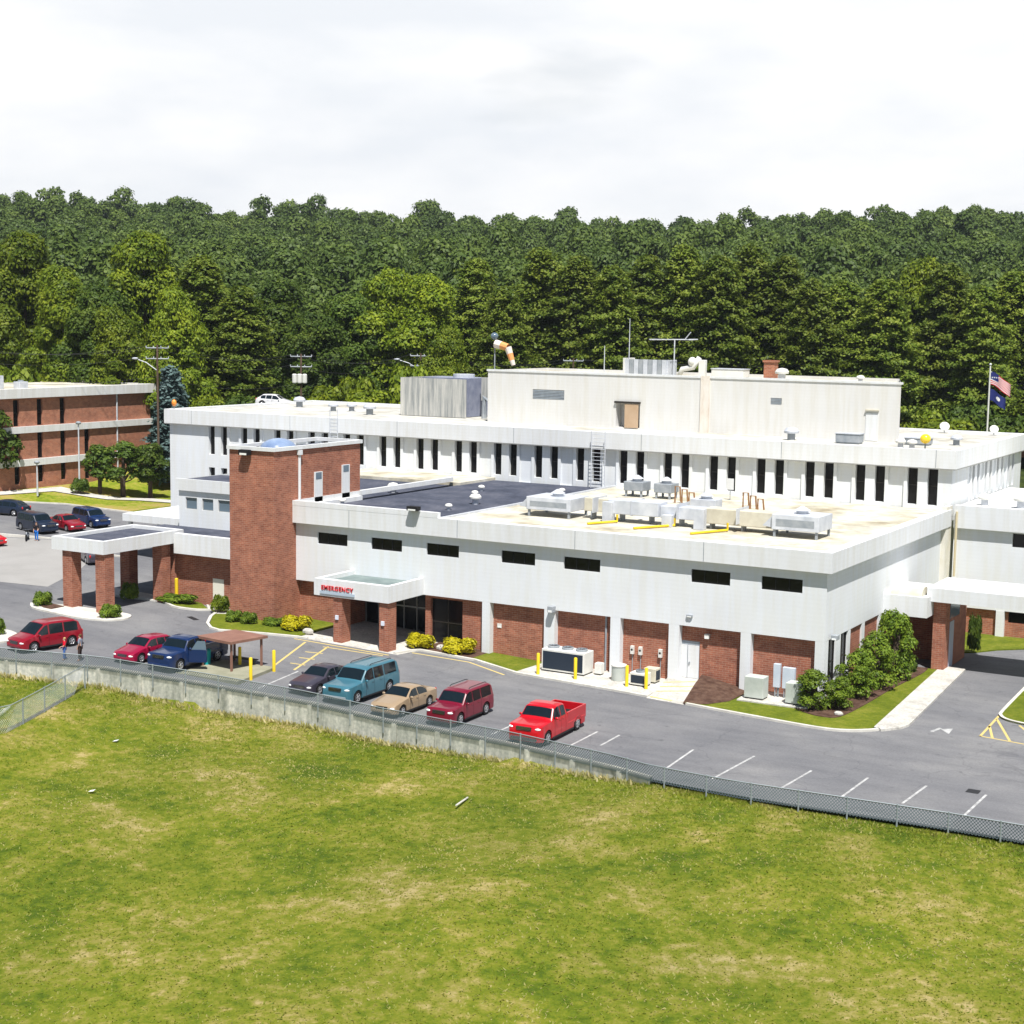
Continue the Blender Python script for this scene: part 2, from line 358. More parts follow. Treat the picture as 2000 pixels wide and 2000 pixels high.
def curb(name, pts, wd=.22, dz=.16, m=None):
    mb = MB(); a = list(pts); b = ribbon(pts, wd)[len(pts):][::-1]; n = len(a); vs = []
    for (x, y), (u, v) in zip(a, b): vs += [(x, y, ground(x, y) - .2), (x, y, ground(x, y) + dz), (u, v, ground(u, v) + dz), (u, v, ground(u, v) - .2)]
    fs = []
    for i in range(n - 1):
        for j in range(3): fs.append((i * 4 + j, (i + 1) * 4 + j, (i + 1) * 4 + j + 1, i * 4 + j + 1))
    fs += [(0, 1, 2, 3), (4 * n - 1, 4 * n - 2, 4 * n - 3, 4 * n - 4)]
    mb.add(vs, fs); return tag(mb.build(name, m or CURB), kind='structure')
def smoothline(pts, k=6):
    out = []
    P = [pts[0]] + list(pts) + [pts[-1]]
    for i in range(1, len(P) - 2):
        for j in range(k):
            t = j / k; p0, p1, p2, p3 = [Vector(q) for q in P[i - 1:i + 3]]
            q = .5 * ((2 * p1) + (-p0 + p2) * t + (2 * p0 - 5 * p1 + 4 * p2 - p3) * t * t + (-p0 + 3 * p1 - 3 * p2 + p3) * t ** 3); out.append((q.x, q.y))
    out.append(tuple(pts[-1])); return out

# base terrain: one sheet to the horizon
xs = np.concatenate([np.arange(-1800, -168, 48), np.arange(-168, 96, 2), np.arange(96, 1500, 48)])
ys = np.concatenate([np.arange(-600, -88, 32), np.arange(-88, 120, 2), np.arange(120, 700, 20), np.arange(700, 2200, 60)])
V = [(float(x), float(y), base_z(x, y)) for y in ys for x in xs]; nx = len(xs)
F = []; MI = []
for j in range(len(ys) - 1):
    for i in range(nx - 1):
        F.append((j * nx + i, j * nx + i + 1, (j + 1) * nx + i + 1, (j + 1) * nx + i)); x, y = xs[i], ys[j]
        MI.append(1 if sdist(x, y) > 188 and not (x < -90 and y < 60) else (2 if x < -88 else 0))
me = bpy.data.meshes.new('ground'); me.from_pydata(V, [], F)
for m in (GRASS, FOREST, LAWNDRY): me.materials.append(m)
me.polygons.foreach_set('material_index', MI); me.shade_smooth()
g = bpy.data.objects.new('ground', me); col.objects.link(g); g['kind'] = 'structure'

# parking lot: one big asphalt sheet reaching behind the retaining wall
fr = [(x, wall_y(x) + .12) for x in (-60, -47.2, -40.8, -33.3, -25.9, -18.4, -11.3, -4.5, -2.1, 6, 14, 60)]
drape('parking_lot', fr + [(60, 30), (0, 30), (0, -.5), (-41, -.5), (-41, 3), (-58, 3), (-62, 20), (-72, 30.2), (-96, 30), (-99, 26), (-150, -10), (-150, -44)], .03, ASPH, 0)

# ------------------------------------------------------------------ paving, kerbs, lawns, markings
front = [(-28.5, -2.35), (-24.1, -2.2), (-20.1, -3.4), (-18, -3.65), (-12.4, -4.2), (-9.9, -4.5)]
curb('kerb', [(-46.6, -3.0), (-46.1, -4.1), (-44.7, -6.1), (-43.6, -7.0), (-42.6, -7.2), (-39.7, -5.9), (-37.2, -5.0), (-36.4, -4.9)])
curb('kerb', [(-29.2, -4.3), (-28.9, -3.0)] + front)
rt_c = smoothline([(-7.1, -4.95), (-3.2, -5.5), (1.6, -6.05), (3.4, -5.75), (4.55, -4.9), (5.0, -4.3)], 4)
curb('kerb', rt_c)
drape('planting_bed', [(-46.3, -3.2), (-45.9, -4.0), (-44.5, -5.9), (-43.5, -6.8), (-42.6, -7.0), (-39.7, -5.7), (-37.3, -4.8), (-37.3, .4), (-41.1, .4), (-41.1, -2.5), (-45.4, -2.5)], .13, LAWN, .1)
drape('planting_bed', [(-54.0, -1.9), (-50.2, -3.2), (-48.4, -2.9), (-47.9, -2.2), (-49.6, -1.0), (-52, -.9), (-54, -1.2)], .12, LAWN, .1)
curb('kerb', smoothline([(-54.4, -1.9), (-52.2, -2.6), (-50.2, -3.45), (-48.3, -3.1), (-47.4, -2.2)], 4))
drape('entrance_pavement', [(-37.3, -4.9), (-29.0, -4.35), (-28.6, -2.4), (-29, 3.2), (-37.3, 3.2)], .05, CONC, .1)
drape('walkway', [(-48.0, -2.1), (-46.4, -3.2), (-45.5, -2.6), (-45.5, -.9), (-49.2, -.9)], .10, CONC, .1)
drape('mulch_bed', [(-28.7, -2.2), (-24.4, -2.05), (-24.4, .6), (-28.7, .6)], .15, SOIL, .1)
drape('lawn', [(-24.4, -2.05), (-20.2, -3.2), (-20.0, .6), (-24.4, .6)], .15, LAWN, .1)
drape('equipment_pad', [(-20.2, -3.2), (-18, -3.45), (-9.9, -4.3), (-10.4, .6), (-20.0, .6)], .155, CONC, .1)
drape('lawn', [(-7.2, -4.75), (-3.2, -5.3), (1.6, -5.85), (3.3, -5.55), (4.3, -4.8), (4.6, -4.0), (3.5, 13.6), (-.6, 13.6), (-.6, .6), (-8.2, .6)], .14, LAWN, .1)
drape('mulch_bed', smoothline([(-1.1, -2.3), (.1, -3.2), (1.2, -3.5), (2.1, -2.9), (2.45, 1), (2.6, 6), (3.0, 11.5), (2.9, 13.5)], 4) + [(-.4, 13.5), (-.4, -.2)], .18, SOIL, .1)
drape('equipment_pad', [(-4.7, -2.5), (-.2, -2.4), (-.2, .5), (-4.9, .5)], .22, CONC, .2)
drape('sidewalk', [(4.55, -4.1), (5.1, -4.5), (5.9, -3.4), (6.15, -2.5), (5.15, 14.7), (3.45, 14.9)], .16, CONC, .15)
drape('lawn', [(-.5, 28.5), (26, 28.5), (26, 22.6), (9, 24.6), (7, 24.4), (5.4, 22.9), (4.3, 21.2), (3.5, 20.6), (-.5, 20.6)], .12, LAWN, .1)
isl = smoothline([(9.75, 12), (9.95, 4.4), (10.15, 2.9), (10.8, 2.05), (12, 1.6), (14, 1.3), (18, 1.0)], 4)
drape('lawn', isl + [(22, 1), (22, 20), (9.6, 20)], .14, LAWN, .12)
curb('kerb', [(x - .0, y) for x, y in [(9.6, 20)] + isl][::-1], -.2)
pc = smoothline([(-58.6, -9.9), (-57.4, -10.9), (-55.5, -11.1), (-52.6, -11.1), (-50.6, -10.4), (-49.8, -9.2), (-50.2, -8.0), (-51.3, -7.7), (-53.5, -8.1), (-56.2, -8.6)], 3)
drape('pier_island', pc, .15, CURB, .2)
drape('planting_bed', [(-58.0, -9.9), (-56.6, -10.5), (-55.8, -10.5), (-55.8, -9.2), (-57.2, -9.1)], .19, SOIL, .1)
drape('planting_bed', [(-51.5, -10.2), (-50.6, -9.6), (-50.5, -8.8), (-51.5, -8.6)], .19, SOIL, .1)
drape('pier_island', [(-58.5, -3.4), (-57.8, -4.0), (-55.4, -3.4), (-52.6, -2.7), (-52.6, -1.2), (-58.4, -1.4)], .15, CURB, .2)
i2 = smoothline([(-70, -24), (-58, -19.5), (-54.4, -17.6), (-52.6, -17.2), (-51.0, -18.0), (-50.5, -19.2), (-51, -21.4)], 4)
drape('kerb_island', i2 + [(-62, -27)], .15, CURB, .2)
apron = [(-62.5, -4.5), (-66, 2.5), (-70, 8.2), (-79, 11.5), (-104, 0), (-112, -14), (-92, -13), (-78, -9.5), (-68, -6.2)]
drape('concrete_apron', apron, .045, mottled('apron_concrete_grey', [(.27, .265, .25), (.31, .30, .285), (.34, .33, .315)], .2, .9), 0)
curb('kerb', [(-66.6, 9.5), (-70.2, 8.9), (-79.2, 12.1), (-104.5, .6)])
curb('kerb', [(-86, 30.1), (-96, 29.9), (-98.9, 26), (-112, 18)])
drape('footpath', [(-104, 25.5), (-102.6, 25.5), (-101.6, 33.5), (-97.6, 35.2), (-93, 38), (-82, 41), (-81, 43.6), (-93, 40.3), (-98.4, 36.8), (-103, 36.0)], .02, CONC, 0)
def stripe(name, pts, wd, m, dz=.036):
    return drape(name, ribbon(pts, wd), dz, m, 0)
for a, b in [((-2.2, -18.6), (-2.5, -14.1)), ((.6, -18.8), (.85, -13.5)), ((4.2, -18.5), (4.45, -14.5)), ((7.3, -18.2), (7.4, -14.1)), ((10.2, -17.6), (10.4, -13.9)),
             ((-7.2, -16.2), (-7.3, -13.6)), ((-8.6, -17.6), (-8.7, -13.6)), ((-13.5, -17.5), (-13.6, -13.2)), ((13.3, -18), (13.4, -13.8)), ((-30.4, -17.6), (-31.2, -12.5)), ((-17.9, -17.4), (-18.0, -13.4))]:
    stripe('parking_line', [a, b], .13, WHF)
for p in [[(-33.3, -12.3), (-35.9, -5.6)], [(-31.6, -12.4), (-33.9, -5.6)], [(-33.0, -11.2), (-31.9, -11.0)], [(-33.5, -9.6), (-32.4, -9.3)], [(-34.2, -8.0), (-33.0, -7.6)],
          [(-37.2, -5.4), (-29.4, -4.9)], [(-34.2, -6.0), (-29.6, -5.3)], [(-28.6, -3.2), (-24.2, -2.8), (-20.6, -4.2)]]:
    stripe('yellow_marking', p, .16, YELF)
for p in [[(10.0, 3.2), (10.2, -2.4)], [(10.2, -2.4), (13.4, -2.9), (18, -3.3)], [(10.1, 2.2), (11.9, -2.5)], [(11.6, 1.4), (14.0, -2.8)], [(13.6, 1.0), (16.2, -3.0)], [(10.1, .3), (10.9, -2.4)]]:
    stripe('yellow_marking', p, .15, YELF)
stripe('direction_arrow', [(7.7, -2.9), (7.95, -1.8)], .22, WHF); drape('direction_arrow', [(7.9, -2.0), (8.6, -2.9), (8.5, -1.5)], .036, WHF, 0)
drape('drain_grate', [(12.3, -13.9), (12.95, -13.9), (12.95, -13.2), (12.3, -13.2)], .036, DARK, 0)
drape('drain_grate', [(-47.4, -5.2), (-46.2, -5.7), (-46.0, -5.3), (-47.2, -4.8)], .036, DARK, 0)

# ramp to the white door
mb = MB(); mb.add([(-9.9, -4.65, 0), (-7.2, -5.0, 0), (-8.35, .45, 0), (-10.6, .45, 0), (-9.9, -4.65, .05), (-7.2, -5.0, .05), (-8.35, .45, .42), (-10.6, .45, .42)],
                  [(3, 2, 1, 0), (4, 5, 6, 7), (0, 1, 5, 4), (1, 2, 6, 5), (2, 3, 7, 6), (3, 0, 4, 7)])
tag(mb.build('ramp', CONC), kind='structure')
def onramp(a, b, wd=.16):
    z = lambda p: .05 + .37 * (p[1] + 4.8) / 5.25 + .005
    mb = MB(); q = ribbon([a, b], wd); mb.add([(x, y, z((x, y))) for x, y in q], [(0, 1, 2, 3)]); return mb
for a, b in [((-9.8, -4.4), (-7.35, -4.75)), ((-9.9, -3.2), (-7.9, -2.2)), ((-10.1, -2.2), (-8.2, -1.2)), ((-10.3, -1.2), (-8.5, -.2))]:
    tag(onramp(a, b).build('yellow_marking', YELF), kind='structure')
mb = MB(); top = (-7.9, .3, .75)
ring = [(-7.3, -4.9, .1), (-5.9, -4.6, .16), (-5.0, -3.0, .16), (-4.9, -.8, .2), (-5.3, .3, .25), (-8.3, .4, .8), (-8.0, -1.5, .55)]
mb.add([(-7.2, -1.4, .62)] + ring, [(0, i, i % 7 + 1) for i in range(1, 8)]); mb.build('mulch_mound', SOIL)['kind'] = 'structure'

# ------------------------------------------------------------------ facade helper: a wall plane with real recessed openings
def facade(mb, o, u, n, a0, a1, z0, z1, ops, th=.0):
    """openings (a, b, lo, hi, depth); o origin, u along wall, n outward"""
    o, u, n = Vector(o), Vector(u), Vector(n); P = lambda a, z, d=0: tuple(o + u * a - n * d + Vector((0, 0, z)))
    A = sorted({a0, a1, *[q[0] for q in ops], *[q[1] for q in ops]}); Z = sorted({z0, z1, *[q[2] for q in ops], *[q[3] for q in ops]})
    A = [a for a in A if a0 <= a <= a1]; Z = [z for z in Z if z0 <= z <= z1]
    for i in range(len(A) - 1):
        run = None
        for j in range(len(Z) - 1):
            ca, cz = (A[i] + A[i + 1]) / 2, (Z[j] + Z[j + 1]) / 2
            if any(q[0] < ca < q[1] and q[2] < cz < q[3] for q in ops): continue
            mb.add([P(A[i], Z[j]), P(A[i + 1], Z[j]), P(A[i + 1], Z[j + 1]), P(A[i], Z[j + 1])], [(0, 1, 2, 3)])
    for a, b, lo, hi, d in ops:
        v = [P(a, lo), P(b, lo), P(b, hi), P(a, hi), P(a, lo, d), P(b, lo, d), P(b, hi, d), P(a, hi, d)]
        mb.add(v, [(0, 1, 5, 4), (1, 2, 6, 5), (2, 3, 7, 6), (3, 0, 4, 7), (4, 5, 6, 7)])
def pane(mb, o, u, n, a, b, lo, hi, d):
    o, u, n = Vector(o), Vector(u), Vector(n); P = lambda q, z, e: tuple(o + u * q - n * e + Vector((0, 0, z)))
    mb.add([P(a, lo, d), P(b, lo, d), P(b, hi, d), P(a, hi, d), P(a, lo, d - .03), P(b, lo, d - .03), P(b, hi, d - .03), P(a, hi, d - .03)],
           [(3, 2, 1, 0), (4, 5, 6, 7), (0, 1, 5, 4), (1, 2, 6, 5), (2, 3, 7, 6), (3, 0, 4, 7)])
def window(parent, o, u, n, a, b, lo, hi, d, nv=1, nh=0, glass=GLASS, fr=FRAMED, t=.05, name='window'):
    f = MB(); e = .01
    bars = [(a + e, a + t, lo + e, hi - e), (b - t, b - e, lo + e, hi - e), (a + t, b - t, lo + e, lo + t), (a + t, b - t, hi - t, hi - e)]
    for k in range(1, nv): c = a + (b - a) * k / nv; bars.append((c - t / 2, c + t / 2, lo + t, hi - t))
    for q in bars: pane(f, o, u, n, *q, d - .03)
    for k in range(1, nh + 1):
        c = lo + (hi - lo) * k / (nh + 1); pane(f, o, u, n, a + t, b - t, c - t / 2, c + t / 2, d - .035)
    return None, f, (a, b, lo, hi)
def add_window(parent, o, u, n, a, b, lo, hi, d, nv=1, nh=0, glass=GLASS, fr=FRAMED, name='window'):
    m = MB(); pane(m, o, u, n, a + .01, b - .01, lo + .01, hi - .01, d - .005)
    _, f, _ = window(parent, o, u, n, a, b, lo, hi, d, nv, nh, glass, fr)
    m.mi = [0] * len(m.f); k = len(m.f); m.add(f.v, f.f); m.mi = [0] * k + [1] * len(f.f)
    return m.build(name, [glass, fr], parent)
X_, Y_ = (1, 0, 0), (0, 1, 0)
FRONT = (0, -1, 0)

# ------------------------------------------------------------------ the hospital
H = empty('hospital', (-20, 10, 0), 0, 'long white and brick hospital with brick stair tower and flat roofs', 'hospital')
# main block
starts = [-3.28 - 4.17 * k for k in range(18)]
ops = []; wins = []
for x in starts:
    for a in (x, x + 1.58):
        ops.append((a, a + .8, 9.75, 12.72, .42)); wins.append((a, a + .8, 9.75, 12.72))
        if x < -70: ops.append((a, a + .8, 5.6, 8.45, .42)); wins.append((a, a + .8, 5.6, 8.45))
    if x > -74: ops.append((x - 1.52, x - .28, 9.2, 12.72, .16))
mb = MB(); facade(mb, (0, 28.2, 0), X_, FRONT, -79.3, .18, 2.0, 12.72, [o_ for o_ in ops if o_[0] > -79])
eops = []
for k in range(4):
    y = 34.5 + 4.17 * k; eops += [(y, y + .8, 9.75, 12.72, .42), (y + 1.58, y + 2.38, 9.75, 12.72, .42), (y - 1.52, y - .28, 9.2, 12.72, .16)]
facade(mb, (.18, 0, 0), Y_, (1, 0, 0), 28.2, 52.1, 2.0, 12.72, eops)
mb.add([(-79.3, 28.2, 2), (-79.3, 52.1, 2), (-79.3, 52.1, 12.72), (-79.3, 28.2, 12.72)], [(0, 1, 2, 3)])
mb.add([(-79.3, 52.1, 2), (.18, 52.1, 2), (.18, 52.1, 12.72), (-79.3, 52.1, 12.72)], [(0, 1, 2, 3)])
main = mb.build('main_block', WHITE, H)
for a, b, lo, hi in wins: add_window(main, (0, 28.2, 0), X_, FRONT, a, b, lo, hi, .42, 1, 1)
for q in eops:
    if q[4] > .3: add_window(main, (.18, 0, 0), Y_, (1, 0, 0), *q[:4], .42, 1, 1)
def ring(x0, y0, x1, y1, z0, z1, t):
    m = MB(); m.box(x0, y0, z0, x1, y0 + t, z1); m.box(x0, y1 - t, z0, x1, y1, z1)
    m.box(x0, y0 + t, z0, x0 + t, y1 - t, z1); m.box(x1 - t, y0 + t, z0, x1, y1 - t, z1); return m
ring(-79.65, 27.74, .56, 52.5, 12.70, 14.12, .62).build('fascia', WHITE2, main)
m = ring(-79.64, 27.75, .55, 52.49, 12.62, 12.698, .5); m.build('soffit', FRAME, main)
m = MB(); m.box(-79.0, 28.42, 13.5, -.1, 51.87, 13.95); m.build('roof_deck', MAINROOF, main)
for x in np.arange(-76, 0, 12.5): m = MB(); m.box(x - .02, 27.725, 12.75, x + .02, 27.739, 14.1); m.build('panel_joint', METALD, main)
# penthouse
mb = MB(); facade(mb, (0, 35.5, 0), X_, FRONT, -45.9, -6.2, 13.9, 18.85, [(-32.3, -29.9, 14.05, 16.25, 1.2), (-41.0, -37.65, 16.3, 17.2, .12), (-17.5, -16.5, 16.7, 17.25, .1)])
mb.add([(-45.9, 35.5, 13.9), (-45.9, 47, 13.9), (-45.9, 47, 18.85), (-45.9, 35.5, 18.85), (-6.2, 35.5, 13.9), (-9.7, 47, 13.9), (-9.7, 47, 18.85), (-6.2, 35.5, 18.85)],
       [(3, 2, 1, 0), (4, 5, 6, 7), (1, 5, 6, 2)])
pent = mb.build('penthouse', CREAM, H)
m = MB(); m.prism([(-45.9, 35.75), (-6.55, 35.75), (-9.9, 47), (-45.9, 47)], 18.2, 18.6); m.build('roof_deck', LIGHTROOF, pent)
m = MB(); m.box(-46.0, 35.42, 18.75, -6.1, 35.74, 18.93); m.build('coping', WHITE2, pent)
m = MB(); [m.box(-40.95, 35.5 - .02, 16.34 + .14 * i, -37.7, 35.6, 16.42 + .14 * i) for i in range(6)]; m.build('louvre', LOUV, pent)
m = MB(); [m.box(-17.45, 35.48, 16.72 + .13 * i, -16.55, 35.56, 16.79 + .13 * i) for i in range(4)]; m.build('louvre', LOUV, pent)
m = MB(); m.box(-31.35, 35.35, 14.06, -30.0, 35.42, 16.2); m.build('sliding_door', mottled('tan_door', [(.42, .29, .18), (.52, .38, .26)], 1, .7), pent)
m = MB(); m.box(-32.4, 35.30, 16.25, -29.8, 35.45, 16.42); m.build('door_hood', FRAMED, pent)
m = MB(); m.box(-9.05, 35.44, 14.0, -8.0, 35.499, 16.3); m.build('door', WHITE2, pent)
m = MB(); m.box(-9.1, 35.3, 16.5, -7.95, 35.499, 16.6); m.build('door_hood', BEIGE, pent)
m = MB(); m.box(-24.0, 35.36, 13.95, -23.15, 35.5, 18.95); m.build('cable_duct', mottled('stained_duct', [(.56, .46, .38), (.70, .64, .56), (.76, .73, .68)], 1.1, .8, scale=(1, 1, .3)), pent)

# front wing
sw = [(-39.16, -36.44), (-34.31, -31.62), (-29.51, -26.8), (-23.34, -20.66), (-18.44, -15.68), (-9.09, -6.39), (-4.28, -1.57)]
mb = MB(); facade(mb, (0, 0, 0), X_, FRONT, -41.2, 0, 3.96, 8.34, [(a, b, 6.86, 7.72, .16) for a, b in sw])
facade(mb, (0, 0, 0), Y_, (1, 0, 0), 0, 28.2, 3.96, 8.34, [])
mb.add([(-41.2, 0, 3.96), (0, 0, 3.96), (0, 28, 3.96), (-41.2, 28, 3.96), (-41.2, 28, 8.34), (-41.2, 0, 8.34)], [(0, 3, 2, 1), (0, 5, 4, 3)])
wing = mb.build('front_wing', WHITE, H)
for a, b in sw: add_window(wing, (0, 0, 0), X_, FRONT, a, b, 6.86, 7.72, .16, 3, 0, GLASS, BLACK, 'window')
pil = [(-24.84, -24.2), (-19.88, -19.06), (-14.83, -14.1), (-10.57, -9.83), (-5.56, -4.86), (-.62, 0)]
for i, (a, b) in enumerate(pil):
    m = MB(); m.box(a, .004, -.4, b, .56, 3.97); m.build('pilaster', WHITE, wing)
mb = MB(); facade(mb, (0, .5, 0), X_, FRONT, -41.2, -.5, -.5, 3.95, [(-36.9, -29.9, .0, 3.94, 2.6), (-29.45, -26.75, .25, 3.7, .3), (-10.25, -8.55, .40, 2.9, .12)])
facade(mb, (-.13, 0, 0), Y_, (1, 0, 0), .5, 28.2, -.5, 3.95, [(.75, 2.25, .85, 3.94, .10), (3.15, 4.6, .85, 3.94, .10)])
brickw = mb.build('brick_wall', BRICK, wing)
for y0, y1 in ((.56, .75), (2.25, 3.15), (4.6, 5.1), (7.5, 8.1), (11.2, 11.8)):
    m = MB(); m.box(-.52, y0, -.4, -.003, y1, 3.955); m.build('pilaster', WHITE, wing)
for a, b in ((.75, 2.25), (3.15, 4.6)): add_window(wing, (-.13, 0, 0), Y_, (1, 0, 0), a, b, .85, 3.94, .10, 2, 1, GLASS, FRAMED)
add_window(wing, (0, .5, 0), X_, FRONT, -29.45, -26.75, .25, 3.7, .3, 2, 1, GLASS, FRAMED, 'glazed_screen')
m = MB(); m.box(-10.2, .50, .42, -8.6, .56, 2.62); d_ = m.build('door', WHITE2, wing)
m = MB(); m.box(-9.42, .485, .44, -9.38, .5, 2.6); m.box(-9.3, .44, 1.35, -9.22, .49, 1.5); m.build('door_handle', METALD, d_)
m = MB(); m.box(-10.22, .52, 2.64, -8.58, .57, 2.88); m.build('transom', LOUV, wing)
mb = MB(); mb.box(-41.4, -.42, 8.33, .42, .3, 9.62); mb.box(-.3, .3, 8.33, .42, 27.72, 9.62); mb.box(-41.4, .3, 8.33, -40.8, 8.0, 9.62)
fa = mb.build('fascia', WHITE2, wing)
m = MB(); m.box(-41.41, -.43, 9.62, -28.35, -.02, 9.99); m.box(-41.41, -.02, 9.62, -41.1, 21.9, 9.99); m.build('parapet', WHITE2, wing)
m = MB(); m.box(-40.8, .3, 8.9, -28.5, 27.9, 9.28); m.box(-53.5, 8.2, 8.9, -41.41, 22.1, 9.24); m.build('dark_roof', DARKROOF, wing)
m = MB(); m.box(-28.5, .3, 8.9, -.3, 28.18, 9.46); m.build('gravel_roof', LIGHTROOF, wing)
m = MB(); m.box(-28.62, .0, 9.4, -28.4, 28.1, 9.6); m.build('roof_divider', METAL, wing)
m = MB(); m.box(-54.5, 22.1, 8.5, -40.6, 28.19, 9.5); m.build('roof_ledge', LIGHTROOF, wing)
for x in np.arange(-36, 0, 9.3): m = MB(); m.box(x - .02, -.432, 8.36, x + .02, -.421, 9.6); m.build('panel_joint', METALD, wing)
m = MB(); m.tube([(-15.35, .42, .2), (-15.35, .42, 3.9)], .07); m.build('downpipe', METALD, wing)
m = MB(); m.box(.0, 26.4, 3.9, .36, 28.1, 9.9); m.build('corner_pier', mottled('cream_pier', [(.66, .62, .50), (.74, .72, .66)], .8, .8), wing)

# brick tower
mb = MB(); mb.box(-45.35, -2.6, 0, -41.17, 8.15, 13.2); mb.box(-45.35, -2.6, 13.2, -41.17, -2.3, 13.75); mb.box(-41.47, -2.3, 13.2, -41.17, 8.15, 13.75); tow = mb.build('brick_tower', BRICK, H)
m = ring(-45.5, -2.75, -41.02, 8.3, 13.75, 14.02, .3); m.build('coping', WHITE2, tow)
m = MB(); m.box(-45.1, -2.29, 13.22, -41.48, 7.95, 13.6); m.build('roof_deck', DARKROOF, tow)
m = MB(); m.tube([(-41.07, .3, 9.6), (-41.07, .3, 13.7)], .11); m.box(-41.16, .12, 13.35, -40.9, .48, 13.7); m.build('downpipe', WHITE2, tow)
for y0, y1, z1 in ((2.2, 3.2, 11.9), (5.7, 6.7, 12.2)):
    m = MB(); m.box(-41.172, y0, 9.5, -41.10, y1, z1); dd = m.build('door', WHITE2, tow)
    m = MB(); m.box(-41.10, y0 + .15, z1 - .55, -41.08, y1 - .15, z1 - .05); m.build('door_glass', GLASSB, dd)

# entrance canopy
mb = MB(); mb.box(-36.15, -4.4, 3.96, -29.75, -3.95, 5.15); mb.box(-36.15, -3.95, 3.96, -35.8, -.004, 5.15); mb.box(-30.1, -3.95, 3.96, -29.75, -.004, 5.15)
can = mb.build('entrance_canopy', WHITE2, H)
m = MB(); m.box(-35.8, -3.95, 4.3, -30.1, -.004, 4.85); m.build('roof_membrane', mottled('teal_grey_membrane', [(.13, .17, .17), (.22, .27, .26)], .8, .7), can)
for x0 in (-34.55, -30.62):
    m = MB(); m.box(x0, -4.25, .3, x0 + .72, -3.2, 3.955); pr = m.build('pier', BRICK, can)
    m = MB(); m.box(x0 + .22, -4.36, 2.35, x0 + .46, -4.25, 2.65); m.build('wall_lamp', mat('lamp_glass', (.7, .75, .85), .3, .5), pr)
m = MB(); m.box(-36.85, 2.9, .1, -29.95, 3.0, 3.9); m.build('glazed_doors', GLASS, can)
m = MB()
for x in np.arange(-36.8, -29.9, 1.15): m.box(x, 2.82, .1, x + .07, 2.9, 3.85)
m.box(-36.8, 2.83, 2.3, -29.95, 2.895, 2.4); m.build('door_frames', FRAME, can)
me = text_mesh('EMERGENCY', .46, .03); me.materials.append(RED); t = bpy.data.objects.new('red_lettering', me); col.objects.link(t)
t.parent = can; t.location = Vector((-34.1, -4.45, 4.42)) - Vector(can['_o']); t.rotation_euler = (R(90), 0, 0)
me.update()
m = MB(); m.box(-35.6, -4.46, 4.12, -32.6, -4.405, 4.32); m.build('lettering_rail', mat('pale_blue_rail', (.42, .50, .58), .5, .3), can)

# west block, its fascia, brick base
mb = MB(); facade(mb, (0, 3, 0), X_, FRONT, -55.4, -45.36, 5.6, 10.4, [(-54.7, -53.5, 8.05, 9.0, .15), (-52.95, -51.8, 8.05, 9.0, .15), (-51.3, -50.1, 8.05, 9.0, .15), (-49.6, -48.4, 8.05, 9.0, .15)])
mb.add([(-55.4, 3, 3), (-55.4, 28, 3), (-55.4, 28, 10.4), (-55.4, 3, 10.4), (-45.36, 8.1, 5.6), (-45.36, 8.1, 10.4), (-45.36, 3, 5.6), (-45.36, 3, 10.4)], [(0, 1, 2, 3), (6, 7, 5, 4)])
mb.add([(-55.4, 8.1, 8), (-45.36, 8.1, 8), (-45.36, 8.1, 10.4), (-55.4, 8.1, 10.4)], [(0, 1, 2, 3)])
wb = mb.build('west_block', WHITE, H)
for a, b in ((-54.7, -53.5), (-52.95, -51.8), (-51.3, -50.1), (-49.6, -48.4)): add_window(wb, (0, 3, 0), X_, FRONT, a, b, 8.05, 9.0, .15, 1, 0, GLASSB, FRAME)
m = MB(); m.box(-55.6, 2.8, 9.55, -45.37, 2.995, 10.5); m.build('fascia', WHITE2, wb)
m = MB(); m.box(-55.3, 3.05, 10.2, -45.4, 8.0, 10.38); m.build('roof_deck', DARKROOF, wb)
m = MB(); m.box(-51.55, -1.9, 5.3, -45.37, -1.4, 6.85); m.build('lower_fascia', WHITE2, wb)
m = MB(); m.box(-57.0, -1.4, 6.1, -45.37, 2.99, 6.62); m.build('lower_roof', DARKROOF, wb)
mb = MB(); facade(mb, (0, -1.0, 0), X_, FRONT, -52.6, -45.37, .6, 5.28, [(-48.45, -47.3, 1.25, 3.55, .1)])
mb.box(-52.6, -.99, .6, -45.37, 2.95, 5.28); mb.box(-53.0, -1.2, .6, -52.0, .4, 6.05); mb.build('brick_wall', BRICK, wb)
m = MB(); m.box(-48.42, -1.02, 1.27, -47.33, -.92, 3.5); m.build('door', mat('cream_door', (.72, .70, .60), .6, .3), wb)
# low white roofs to the west
mb = MB(); mb.box(-68, 9.6, 5.4, -57.2, 27.5, 6.05); lw = mb.build('low_west_roof', WHITE2, H)
m = MB(); m.box(-66.5, 15.5, 2.0, -57.2, 27.4, 5.399); m.build('low_west_block', WHITE, lw)
m = MB(); m.box(-57.19, 4.6, 3.4, -55.45, 27.5, 6.9); m.build('low_west_step', WHITE, lw)
for x in (-67.6, -64.2, -61.0): m = MB(); m.box(x, 9.9, 2.0, x + .3, 10.2, 5.399); m.build('post', WHITE2, lw)

# ambulance canopy
mb = ring(-57.0, -9.2, -51.7, -.6, 6.02, 7.0, .35); ac = mb.build('ambulance_canopy', WHITE2, H)
m = MB(); m.box(-56.65, -8.85, 6.15, -52.05, -.95, 6.75); m.build('roof_membrane', DARKROOF, ac)
for (x0, y0) in ((-56.1, -9.0), (-52.75, -9.0), (-56.4, -2.7), (-53.0, -2.7)):
    m = MB(); m.box(x0, y0, 1.1, x0 + .95, y0 + .95, 6.02); m.build('pier', BRICK, ac)

